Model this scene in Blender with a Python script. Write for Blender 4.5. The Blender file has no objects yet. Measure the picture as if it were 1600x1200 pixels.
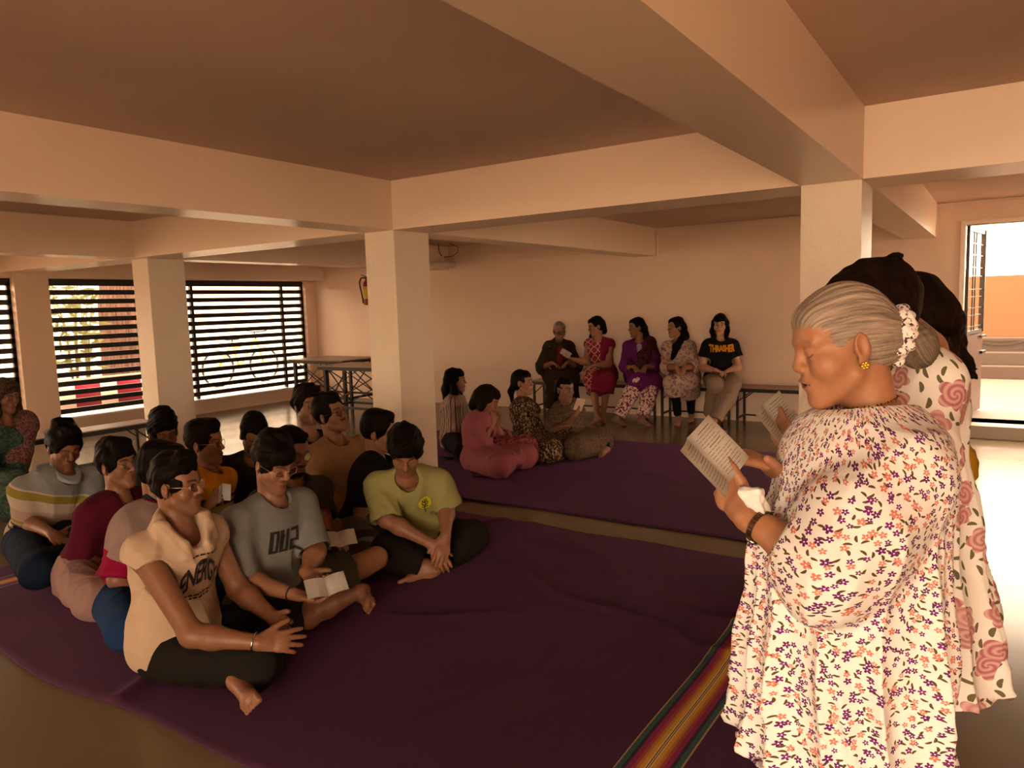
import bpy, bmesh, math, random
import numpy as np
from mathutils import Vector, Matrix
from mathutils.bvhtree import BVHTree

random.seed(7)
RNG = np.random.RandomState(11)
SC = bpy.context.scene
COL = SC.collection
V = lambda *a: np.array(a, float)

# ------------------------------------------------------------------ camera
F_PX = 1158.2
YAW, PITCH, ROLL = [math.radians(a) for a in (56.5508, 6.0806, -1.7424)]
CAM = V(0, 0, 1.48)


def cam_axes():
    cy, sy, cp, sp = math.cos(YAW), math.sin(YAW), math.cos(PITCH), math.sin(PITCH)
    fw = V(sy * cp, cy * cp, -sp)
    r = V(cy, -sy, 0)
    u = np.cross(r, fw)
    cr, sr = math.cos(ROLL), math.sin(ROLL)
    return cr * r + sr * u, -sr * r + cr * u, fw


CR, CU, CF = cam_axes()


def ray(u, v):
    return CR * (u - 800) / F_PX - CU * (v - 600) / F_PX + CF


def at_z(u, v, z=0.0):
    d = ray(u, v)
    return CAM + d * (z - CAM[2]) / d[2]


def at_x(u, v, x):
    d = ray(u, v)
    return CAM + d * x / d[0]


def at_y(u, v, y):
    d = ray(u, v)
    return CAM + d * y / d[1]


def at_d(u, v, z):
    return CAM + ray(u, v) * z


def depth(p):
    return float(np.dot(np.asarray(p) - CAM, CF))


def make_camera():
    cd = bpy.data.cameras.new('camera')
    cd.sensor_width = 36.0
    cd.lens = F_PX * 36.0 / 1600
    cd.clip_end = 200
    o = bpy.data.objects.new('camera', cd)
    COL.objects.link(o)
    m = Matrix(((CR[0], CU[0], -CF[0], CAM[0]), (CR[1], CU[1], -CF[1], CAM[1]), (CR[2], CU[2], -CF[2], CAM[2]), (0, 0, 0, 1)))
    o.matrix_world = m
    SC.camera = o


make_camera()
AWAY = V(math.sin(YAW), math.cos(YAW), 0)
RGT = V(math.cos(YAW), -math.sin(YAW), 0)
UP = V(0, 0, 1)


def fdir(phi):
    """ground direction: 0 = away from the viewer, 90 = to the right, 180 = towards"""
    p = math.radians(phi)
    return math.cos(p) * AWAY + math.sin(p) * RGT


def unit(v):
    v = np.asarray(v, float)
    return v / max(np.linalg.norm(v), 1e-9)


# ------------------------------------------------------------------ objects
def set_props(o, label=None, cat=None, group=None, kind=None):
    if label: o['label'] = label
    if cat: o['category'] = cat
    if group: o['group'] = group
    if kind: o['kind'] = kind
    return o


def empty(name, loc, label, cat, group=None):
    o = bpy.data.objects.new(name, None)
    o.empty_display_size = 0.1
    COL.objects.link(o)
    o.location = tuple(loc)
    return set_props(o, label, cat, group)


def link_mesh(name, me, mat=None, parent=None):
    o = bpy.data.objects.new(name, me)
    if mat is not None and not me.materials:
        me.materials.append(mat)
    COL.objects.link(o)
    if parent is not None:
        o.parent = parent
    return o


def np_mesh(name, verts, quads, smooth=True):
    me = bpy.data.meshes.new(name)
    verts = np.asarray(verts, np.float32)
    quads = np.asarray(quads, np.int32)
    n, k = quads.shape
    me.vertices.add(len(verts))
    me.vertices.foreach_set('co', verts.ravel())
    me.loops.add(n * k)
    me.loops.foreach_set('vertex_index', quads.ravel())
    me.polygons.add(n)
    me.polygons.foreach_set('loop_start', np.arange(0, n * k, k, dtype=np.int32))
    me.polygons.foreach_set('loop_total', np.full(n, k, np.int32))
    if smooth:
        me.polygons.foreach_set('use_smooth', np.ones(n, bool))
    me.update(calc_edges=True)
    return me


def attr(me, name, data, kind):
    a = me.attributes.new(name, kind, 'POINT')
    if kind == 'FLOAT_VECTOR':
        a.data.foreach_set('vector', np.asarray(data, np.float32).ravel())
    elif kind == 'FLOAT_COLOR':
        d = np.asarray(data, np.float32)
        if d.shape[1] == 3:
            d = np.concatenate([d, np.ones((len(d), 1), np.float32)], 1)
        a.data.foreach_set('color', d.ravel())


class MB:
    """collects simple solids into one mesh"""

    def __init__(s):
        s.bm = bmesh.new()

    def box(s, lo, hi, bev=0.0, rot=None, org=None):
        lo, hi = np.minimum(lo, hi), np.maximum(lo, hi)
        c = (lo + hi) / 2
        m = Matrix.Translation(c) @ Matrix.Diagonal((*(hi - lo), 1))
        if rot is not None:
            o = Matrix.Translation(org if org is not None else c)
            m = o @ rot.to_4x4() @ o.inverted() @ m
        r = bmesh.ops.create_cube(s.bm, size=1, matrix=m)
        if bev > 0:
            es = set()
            for v in r['verts']: es.update(v.link_edges)
            bmesh.ops.bevel(s.bm, geom=list(es), offset=bev, segments=2, profile=0.7, affect='EDGES')
        return s

    def bar(s, a, b, w, h=None, bev=0.0, up=(0, 0, 1)):
        a, b = np.asarray(a, float), np.asarray(b, float)
        h = h or w
        d = unit(b - a)
        x = np.cross(d, up)
        if np.linalg.norm(x) < 1e-4: x = np.cross(d, (1, 0, 0))
        x = unit(x)
        y = np.cross(x, d)
        L = np.linalg.norm(b - a)
        c = (a + b) / 2
        m = Matrix(((x[0] * w, d[0] * L, y[0] * h, c[0]), (x[1] * w, d[1] * L, y[1] * h, c[1]), (x[2] * w, d[2] * L, y[2] * h, c[2]), (0, 0, 0, 1)))
        r = bmesh.ops.create_cube(s.bm, size=1, matrix=m)
        if bev > 0:
            es = set()
            for v in r['verts']: es.update(v.link_edges)
            bmesh.ops.bevel(s.bm, geom=list(es), offset=bev, segments=2, profile=0.7, affect='EDGES')
        return s

    def tube(s, pts, r, seg=8, closed=False, caps=True):
        pts = [np.asarray(p, float) for p in pts]
        n = len(pts)
        rr = r if hasattr(r, '__len__') else [r] * n
        rings = []
        ref = None
        for i, p in enumerate(pts):
            if closed:
                d = unit(pts[(i + 1) % n] - pts[i - 1])
            else:
                d = unit(pts[min(i + 1, n - 1)] - pts[max(i - 1, 0)])
            if ref is None:
                ref = np.cross(d, (0, 0, 1))
                if np.linalg.norm(ref) < 1e-3: ref = np.cross(d, (1, 0, 0))
            ref = unit(ref - d * np.dot(ref, d))
            y = np.cross(d, ref)
            rings.append([s.bm.verts.new(p + rr[i] * (math.cos(t) * ref + math.sin(t) * y)) for t in [2 * math.pi * k / seg for k in range(seg)]])
        for i in range(n if closed else n - 1):
            A, B = rings[i], rings[(i + 1) % n]
            for k in range(seg):
                f = s.bm.faces.new((A[k], A[(k + 1) % seg], B[(k + 1) % seg], B[k]))
                f.smooth = True
        if not closed and caps:
            s.bm.faces.new(rings[0][::-1])
            s.bm.faces.new(rings[-1])
        return s

    def lathe(s, prof, c=(0, 0, 0), seg=24, axis=(0, 0, 1)):
        ax = unit(axis)
        x = np.cross(ax, (1, 0, 0))
        if np.linalg.norm(x) < 1e-3: x = np.cross(ax, (0, 1, 0))
        x = unit(x); y = np.cross(ax, x)
        c = np.asarray(c, float)
        rings = []
        for r, z in prof:
            if r < 1e-6:
                rings.append([s.bm.verts.new(c + ax * z)])
            else:
                rings.append([s.bm.verts.new(c + ax * z + r * (math.cos(t) * x + math.sin(t) * y)) for t in [2 * math.pi * k / seg for k in range(seg)]])
        for A, B in zip(rings, rings[1:]):
            for k in range(seg):
                k2 = (k + 1) % seg
                if len(A) == 1 and len(B) == 1: continue
                if len(A) == 1: vs = (A[0], B[k2], B[k])
                elif len(B) == 1: vs = (A[k], A[k2], B[0])
                else: vs = (A[k], A[k2], B[k2], B[k])
                f = s.bm.faces.new(vs)
                f.smooth = True
        return s

    def poly(s, pts):
        s.bm.faces.new([s.bm.verts.new(p) for p in pts])
        return s

    def slab(s, pts, t):
        """closed prism: pts polygon, t thickness vector"""
        t = np.asarray(t, float)
        a = [s.bm.verts.new(np.asarray(p, float)) for p in pts]
        b = [s.bm.verts.new(np.asarray(p, float) + t) for p in pts]
        s.bm.faces.new(a); s.bm.faces.new(b[::-1])
        n = len(a)
        for i in range(n):
            s.bm.faces.new((a[i], b[i], b[(i + 1) % n], a[(i + 1) % n]))
        return s

    def build(s, name, mat, parent=None, loc=(0, 0, 0)):
        bmesh.ops.recalc_face_normals(s.bm, faces=s.bm.faces)
        if any(loc):
            bmesh.ops.translate(s.bm, verts=s.bm.verts, vec=-Vector(loc))
        me = bpy.data.meshes.new(name)
        s.bm.to_mesh(me)
        s.bm.free()
        o = link_mesh(name, me, mat, parent)
        if any(loc) and parent is None:
            o.location = loc
        return o


def copy_tree(o, parent=None, mats=None):
    c = o.copy()
    COL.objects.link(c)
    c.parent = parent
    for ch in list(o.children):
        copy_tree(ch, c)
    return c


# ------------------------------------------------------------------ materials
def srgb(r, g, b):
    f = lambda c: (c / 12.92 if c <= 0.04045 else ((c + 0.055) / 1.055) ** 2.4)
    # surface colour of a thing seen under the hall's warm daylight
    return (min(f(r / 255) * 0.92, .86), min(f(g / 255) * 1.02, .84), min(f(b / 255) * 1.18, .80), 1)


class NT:
    def __init__(s, name):
        s.m = bpy.data.materials.new(name)
        s.m.use_nodes = True
        s.t = s.m.node_tree
        s.t.nodes.clear()
        s.out = s.t.nodes.new('ShaderNodeOutputMaterial')
        s.b = s.n('BsdfPrincipled')
        s.l(s.b, 0, s.out, 0)

    def n(s, typ, **kw):
        nd = s.t.nodes.new('ShaderNode' + typ)
        for k, v in kw.items(): setattr(nd, k, v)
        return nd

    def l(s, a, ao, b, bi):
        s.t.links.new(a.outputs[ao], b.inputs[bi])

    def setin(s, nd, key, v):
        if isinstance(v, tuple) and len(v) == 2 and hasattr(v[0], 'outputs'):
            s.t.links.new(v[0].outputs[v[1]], nd.inputs[key])
        else:
            nd.inputs[key].default_value = v

    def math(s, op, a, b=None, c=None, clamp=False):
        nd = s.n('Math', operation=op, use_clamp=clamp)
        s.setin(nd, 0, a)
        if b is not None: s.setin(nd, 1, b)
        if c is not None: s.setin(nd, 2, c)
        return (nd, 0)

    def mix(s, f, a, b):
        nd = s.n('Mix', data_type='RGBA')
        s.setin(nd, 0, f); s.setin(nd, 6, a); s.setin(nd, 7, b)
        return (nd, 2)

    def noise(s, vec, scale, detail=3, rough=0.5, dims='3D'):
        nd = s.n('TexNoise', noise_dimensions=dims)
        if vec is not None: s.setin(nd, 'Vector', vec)
        nd.inputs['Scale'].default_value = scale
        nd.inputs['Detail'].default_value = detail
        nd.inputs['Roughness'].default_value = rough
        return (nd, 0)

    def attr(s, name):
        nd = s.n('Attribute', attribute_name=name)
        return (nd, 1)

    def attrc(s, name):
        nd = s.n('Attribute', attribute_name=name)
        return (nd, 0)

    def objc(s):
        return (s.n('TexCoord'), 3)

    def mapping(s, vec, sc=(1, 1, 1), rot=(0, 0, 0), loc=(0, 0, 0)):
        nd = s.n('Mapping')
        s.setin(nd, 0, vec)
        nd.inputs['Location'].default_value = loc
        nd.inputs['Rotation'].default_value = rot
        nd.inputs['Scale'].default_value = sc
        return (nd, 0)

    def sep(s, vec):
        nd = s.n('SeparateXYZ')
        s.setin(nd, 0, vec)
        return (nd, 0), (nd, 1), (nd, 2)

    def comb(s, x, y, z):
        nd = s.n('CombineXYZ')
        s.setin(nd, 0, x); s.setin(nd, 1, y); s.setin(nd, 2, z)
        return (nd, 0)

    def ramp(s, f, stops, interp='LINEAR'):
        nd = s.n('ValToRGB')
        s.setin(nd, 0, f)
        cr = nd.color_ramp
        cr.interpolation = interp
        while len(cr.elements) < len(stops): cr.elements.new(0.5)
        for e, (p, c) in zip(cr.elements, stops):
            e.position = p; e.color = c
        return (nd, 0)

    def bump(s, h, strength=0.3, dist=0.01):
        nd = s.n('Bump')
        s.setin(nd, 'Height', h)
        nd.inputs['Strength'].default_value = strength
        nd.inputs['Distance'].default_value = dist
        s.l(nd, 0, s.b, 'Normal')

    def base(s, c, rough=0.8, spec=0.3, metal=0.0):
        s.setin(s.b, 'Base Color', c)
        s.setin(s.b, 'Roughness', rough)
        s.b.inputs['Specular IOR Level'].default_value = spec
        s.b.inputs['Metallic'].default_value = metal
        return s


_cache = {}


def M_plain(name, c, rough=0.7, spec=0.3, metal=0.0):
    k = ('p', name)
    if k not in _cache:
        t = NT(name)
        nz = t.noise(t.objc(), 14, 3)
        dark = tuple(x * 0.82 for x in c[:3]) + (1,)
        t.base(t.mix(nz, dark, c), rough, spec, metal)
        _cache[k] = t.m
    return _cache[k]


def M_cloth(name, c, bump=0.35, weave=600, rough=0.92, sheen=0.0, var=0.85):
    k = ('c', name)
    if k not in _cache:
        t = NT(name)
        o = t.objc()
        nz = t.noise(o, 9, 4)
        t.base(t.mix(nz, tuple(x * var for x in c[:3]) + (1,), c), rough, 0.05)
        w = t.noise(o, weave, 1)
        w2 = t.noise(o, 28, 4)
        t.bump(t.math('ADD', t.math('MULTIPLY', w, 0.15), w2), bump, 0.012)
        if sheen: t.b.inputs['Sheen Weight'].default_value = sheen
        _cache[k] = t.m
    return _cache[k]


# ------------------------------------------------------------------ implicit solids
class Prim:
    __slots__ = ('f', 'lo', 'hi', 'k', 'op', 'tag')


def _mk(f, lo, hi, k, op='u'):
    p = Prim()
    p.f, p.lo, p.hi, p.k, p.op = f, np.asarray(lo, float), np.asarray(hi, float), k, op
    return p


def cap(a, b, ra, rb=None, k=0.02, op='u', flat=None, ff=1.0, clip=None):
    a, b = np.asarray(a, float), np.asarray(b, float)
    rb = ra if rb is None else rb
    ba = b - a
    if flat is not None:
        n = unit(flat)
        g = 1.0 / ff - 1.0
        tb = ba + n * np.dot(ba, n) * g
    else:
        n = None
        tb = ba
    L2 = max(float(np.dot(tb, tb)), 1e-9)

    def f(X, Y, Z):
        x, y, z = X - a[0], Y - a[1], Z - a[2]
        if n is not None:
            q = (x * n[0] + y * n[1] + z * n[2]) * g
            x = x + q * n[0]; y = y + q * n[1]; z = z + q * n[2]
        t = np.clip((x * tb[0] + y * tb[1] + z * tb[2]) / L2, 0, 1)
        d = np.sqrt((x - t * tb[0]) ** 2 + (y - t * tb[1]) ** 2 + (z - t * tb[2]) ** 2) - (ra + (rb - ra) * t)
        if n is not None: d = d * (0.5 + 0.5 * ff)
        if clip:
            for pt, nn in clip:
                d = np.maximum(d, (X - pt[0]) * nn[0] + (Y - pt[1]) * nn[1] + (Z - pt[2]) * nn[2])
        return d
    R = max(ra, rb) * max(1.0, ff)
    return _mk(f, np.minimum(a, b) - R, np.maximum(a, b) + R, k, op)


def ell(c, r, R=None, k=0.02, op='u', clip=None):
    """ellipsoid; R rows are its axes"""
    c, r = np.asarray(c, float), np.asarray(r, float)
    A = np.eye(3) if R is None else np.asarray(R, float)
    ext = np.sqrt(((A * r[:, None]) ** 2).sum(0))

    def f(X, Y, Z):
        x, y, z = X - c[0], Y - c[1], Z - c[2]
        q = [x * A[i, 0] + y * A[i, 1] + z * A[i, 2] for i in range(3)]
        k0 = np.sqrt((q[0] / r[0]) ** 2 + (q[1] / r[1]) ** 2 + (q[2] / r[2]) ** 2)
        k1 = np.sqrt((q[0] / r[0] ** 2) ** 2 + (q[1] / r[1] ** 2) ** 2 + (q[2] / r[2] ** 2) ** 2)
        d = k0 * (k0 - 1.0) / np.maximum(k1, 1e-6)
        if clip:
            for pt, nn in clip:
                d = np.maximum(d, (X - pt[0]) * nn[0] + (Y - pt[1]) * nn[1] + (Z - pt[2]) * nn[2])
        return d
    return _mk(f, c - ext, c + ext, k, op)


def half(pt, n, k=0.0):
    """keep the side opposite to n"""
    pt, n = np.asarray(pt, float), unit(n)

    def f(X, Y, Z):
        return (X - pt[0]) * n[0] + (Y - pt[1]) * n[1] + (Z - pt[2]) * n[2]
    return _mk(f, (-99,) * 3, (99,) * 3, k, 'i')


def chain(pts, rad, k=0.02, **kw):
    return [cap(pts[i], pts[i + 1], rad[i], rad[i + 1], k=k, **kw) for i in range(len(pts) - 1)]


def sdf_mesh(prims, h, pad=None):
    us = [p for p in prims if p.op == 'u']
    lo = np.min([p.lo for p in us], 0) - 3 * h
    hi = np.max([p.hi for p in us], 0) + 3 * h
    n = np.ceil((hi - lo) / h).astype(int) + 1
    if np.prod(n.astype(float)) > 6e7: raise ValueError('solid too large %s' % n)
    D = np.full(tuple(n), 0.5, np.float32)
    ax = [(lo[i] + h * np.arange(n[i])).astype(np.float32) for i in range(3)]
    for p in prims:
        m = p.k + 3 * h
        i0 = np.maximum(np.floor((p.lo - m - lo) / h).astype(int), 0)
        i1 = np.minimum(np.ceil((p.hi + m - lo) / h).astype(int) + 1, n)
        if np.any(i1 <= i0): continue
        sl = tuple(slice(i0[i], i1[i]) for i in range(3))
        X = ax[0][sl[0]][:, None, None]; Y = ax[1][sl[1]][None, :, None]; Z = ax[2][sl[2]][None, None, :]
        d = p.f(X, Y, Z)
        S = D[sl]
        if p.op == 'u':
            if p.k > 0:
                q = np.maximum(p.k - np.abs(S - d), 0)
                D[sl] = np.minimum(S, d) - q * q / (4 * p.k)
            else: D[sl] = np.minimum(S, d)
        else:
            e = -d if p.op == 's' else d
            if p.k > 0:
                q = np.maximum(p.k - np.abs(S - e), 0)
                D[sl] = np.maximum(S, e) + q * q / (4 * p.k)
            else: D[sl] = np.maximum(S, e)
    return nets(D, lo, h)


def nets(D, lo, h):
    S = D < 0
    nx, ny, nz = S.shape
    cnt = np.zeros((nx - 1, ny - 1, nz - 1), np.int8)
    offs = [(i, j, k) for i in (0, 1) for j in (0, 1) for k in (0, 1)]
    for i, j, k in offs:
        cnt += S[i:nx - 1 + i, j:ny - 1 + j, k:nz - 1 + k]
    idx = np.argwhere((cnt > 0) & (cnt < 8))
    ids = np.full(cnt.shape, -1, np.int32)
    ids[idx[:, 0], idx[:, 1], idx[:, 2]] = np.arange(len(idx))
    val = {o: D[idx[:, 0] + o[0], idx[:, 1] + o[1], idx[:, 2] + o[2]] for o in offs}
    acc = np.zeros((len(idx), 3)); num = np.zeros(len(idx))
    for a in offs:
        for ax in range(3):
            if a[ax] == 1: continue
            b = list(a); b[ax] = 1; b = tuple(b)
            va, vb = val[a], val[b]
            m = (va < 0) != (vb < 0)
            t = np.where(m, va / np.where(m, va - vb, 1), 0)
            P = np.tile(np.array(a, float), (len(idx), 1)); P[:, ax] = t
            acc[m] += P[m]; num[m] += 1
    verts = lo + h * (idx + acc / num[:, None])
    quads = []
    for ax in range(3):
        o1, o2 = [(1, 2), (2, 0), (0, 1)][ax]
        sa = [slice(1, -1)] * 3; sb = [slice(1, -1)] * 3
        sa[ax] = slice(0, -1); sb[ax] = slice(1, None)
        A, B = S[tuple(sa)], S[tuple(sb)]
        e = np.argwhere(A != B)
        if len(e) == 0: continue
        flip = A[e[:, 0], e[:, 1], e[:, 2]]
        base = e.copy()
        for q in range(3):
            if q != ax: base[:, q] += 1
        def cell(d1, d2):
            c = base.copy(); c[:, o1] -= d1; c[:, o2] -= d2
            return ids[c[:, 0], c[:, 1], c[:, 2]]
        q = np.stack([cell(1, 1), cell(0, 1), cell(0, 0), cell(1, 0)], 1)
        q[~flip] = q[~flip][:, ::-1]
        quads.append(q)
    quads = np.concatenate(quads)
    quads = quads[(quads >= 0).all(1)]
    return verts, quads


def vnormals(v, q):
    n = np.cross(v[q[:, 2]] - v[q[:, 0]], v[q[:, 3]] - v[q[:, 1]])
    N = np.zeros_like(v)
    for i in range(4): np.add.at(N, q[:, i], n)
    return N / np.maximum(np.linalg.norm(N, axis=1, keepdims=True), 1e-12)


def folds(P, amp, freq, seed, axis=None):
    """smooth cloth folds as a scalar field"""
    rs = np.random.RandomState(seed)
    d = np.zeros(len(P))
    w = sum(np.sin(P @ unit(rs.randn(3)) * freq * 0.45 + rs.rand() * 6) for _ in range(3))
    for i in range(5):
        k = rs.randn(3)
        if axis is not None:
            k = k - 0.85 * np.dot(k, axis) * np.asarray(axis)
        k = unit(k) * freq * (0.6 + 0.35 * i)
        s = np.sin(P @ k + 1.3 * w + rs.rand() * 6)
        d += s / (1 + 0.6 * i)
    return d * amp / 2.2


def solid(name, prims, h, mat, parent, org, disp=None, post=None, smooth=0):
    v, q = sdf_mesh(prims, h)
    if smooth:
        v = lap(v, q, smooth)
    if disp is not None:
        N = vnormals(v, q)
        v = v + N * disp(v, N)[:, None]
    me = np_mesh(name, v - org, q)
    if post: post(me, v)
    o = link_mesh(name, me, mat, parent)
    return o, v, q


def lap(v, q, it):
    e = np.concatenate([q[:, [0, 1]], q[:, [1, 2]], q[:, [2, 3]], q[:, [3, 0]]])
    for _ in range(it):
        s = np.zeros_like(v); c = np.zeros(len(v))
        np.add.at(s, e[:, 0], v[e[:, 1]]); np.add.at(c, e[:, 0], 1)
        v = 0.5 * v + 0.5 * s / np.maximum(c, 1)[:, None]
    return v


def text_mesh(txt, size, bold=0.0, spacing=1.0):
    cu = bpy.data.curves.new('lettering', 'FONT')
    cu.body = txt; cu.size = size; cu.align_x = 'CENTER'; cu.align_y = 'CENTER'
    cu.resolution_u = 3
    cu.space_character = spacing
    cu.offset = bold
    o = bpy.data.objects.new('lettering', cu)
    COL.objects.link(o)
    dg = bpy.context.evaluated_depsgraph_get()
    me = bpy.data.meshes.new_from_object(o.evaluated_get(dg))
    bpy.data.objects.remove(o)
    bpy.data.curves.remove(cu)
    return me


def decal(name, me, vq, c, right, up, mat, parent, org, warp=None, off=0.004, maxe=0.02):
    """lays a flat mesh (xy) on a surface around point c"""
    v, q = vq
    bvh = BVHTree.FromPolygons([tuple(p) for p in v], [tuple(int(i) for i in f) for f in q])
    bm = bmesh.new(); bm.from_mesh(me)
    for _ in range(3):
        es = [e for e in bm.edges if e.calc_length() > maxe]
        if not es: break
        bmesh.ops.subdivide_edges(bm, edges=es, cuts=1)
        bmesh.ops.triangulate(bm, faces=[f for f in bm.faces if len(f.verts) > 4])
    right, up = unit(right), unit(up)
    nrm = unit(np.cross(right, up))
    bad = []
    for vt in bm.verts:
        x, y = vt.co.x, vt.co.y
        if warp: x, y = warp(x, y)
        p = np.asarray(c) + right * x + up * y
        hit = bvh.ray_cast(Vector(p + nrm * 0.15), Vector(-nrm), 0.4)
        if hit[0] is None:
            vt.co = Vector(p - org); bad.append(vt)
        else:
            vt.co = Vector(np.array(hit[0]) + nrm * off - org)
    if bad: bmesh.ops.delete(bm, geom=bad, context='VERTS')
    m2 = bpy.data.meshes.new(name)
    bm.to_mesh(m2); bm.free()
    return link_mesh(name, m2, mat, parent)
# ------------------------------------------------------------------ people
def skin_mat():
    if 'skin' not in _cache:
        t = NT('skin')
        o = t.objc()
        c = t.attrc('col')
        nz = t.noise(o, 60, 4)
        mul = t.n('Mix', data_type='RGBA', blend_type='MULTIPLY')
        t.setin(mul, 0, 0.5); t.setin(mul, 6, c)
        t.setin(mul, 7, t.ramp(nz, [(0.2, (0.72, 0.68, 0.66, 1)), (0.7, (1, 1, 1, 1))]))
        t.base((mul, 2), 0.48, 0.35)
        t.b.inputs['Subsurface Weight'].default_value = 0.0
        n2 = t.noise(o, 240, 3)
        t.bump(n2, 0.12, 0.004)
        _cache['skin'] = t.m
    return _cache['skin']


def hair_mat(name, dark, light, str_scale=(260, 22, 22), bump=0.6, rough=0.42, spec=0.04):
    k = ('h', name)
    if k not in _cache:
        t = NT(name)
        c = t.attr('hc')
        m = t.mapping(c, str_scale)
        nz = t.noise(m, 1.0, 4, 0.65)
        t.base(t.ramp(nz, [(0.3, dark), (0.72, light)]), rough, spec)
        t.bump(nz, bump, 0.006)
        _cache[k] = t.m
    return _cache[k]


HAIR_BLACK = hair_mat('black hair', (0.0022, 0.0016, 0.0012, 1), (0.0075, 0.005, 0.0035, 1), rough=0.5)
HAIR_BROWN = hair_mat('dark brown hair', (0.004, 0.0022, 0.0015, 1), (0.016, 0.0085, 0.0055, 1), rough=0.5)
HAIR_GREY = hair_mat('grey hair', (0.12, 0.088, 0.068, 1), (0.42, 0.335, 0.265, 1), (150, 7, 7), 0.8, 0.45)


def ik(S, W, l1, l2, pole):
    d = W - S
    L = np.linalg.norm(d)
    if L > (l1 + l2) * 0.985:
        f = L / ((l1 + l2) * 0.985)
        l1, l2 = l1 * f, l2 * f
    d = d / max(L, 1e-6)
    x = (l1 * l1 - l2 * l2 + L * L) / (2 * L)
    hgt = math.sqrt(max(l1 * l1 - x * x, 0))
    p = np.asarray(pole, float)
    p = unit(p - d * np.dot(p, d))
    return S + d * x + p * hgt


def cloth_folds(P, amp, freq, seed, axis=None):
    rs = np.random.RandomState(seed + 77)
    mask = sum(np.sin(P @ unit(rs.randn(3)) * 9 + rs.rand() * 6) for _ in range(3)) / 3
    mask = np.clip(0.75 + 0.6 * mask, 0.15, 1.4)
    w = sum(np.sin(P @ unit(rs.randn(3)) * freq * 0.4 + rs.rand() * 6) for _ in range(3))
    d = np.zeros(len(P))
    for i in range(4):
        k = rs.randn(3)
        if axis is not None: k = k - (0.9 if i < 3 else 0.0) * np.dot(k, axis) * np.asarray(axis)
        k = unit(k) * freq * (0.7 + 0.4 * i)
        r = 1 - np.abs(np.sin(0.5 * (P @ k + 1.5 * w + rs.rand() * 6)))
        d += (r ** 2 - 0.25) / (1 + 0.5 * i)
    return d * mask * amp * 2.2 + folds(P, amp * 0.25, freq * 2.5, seed + 5)


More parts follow.
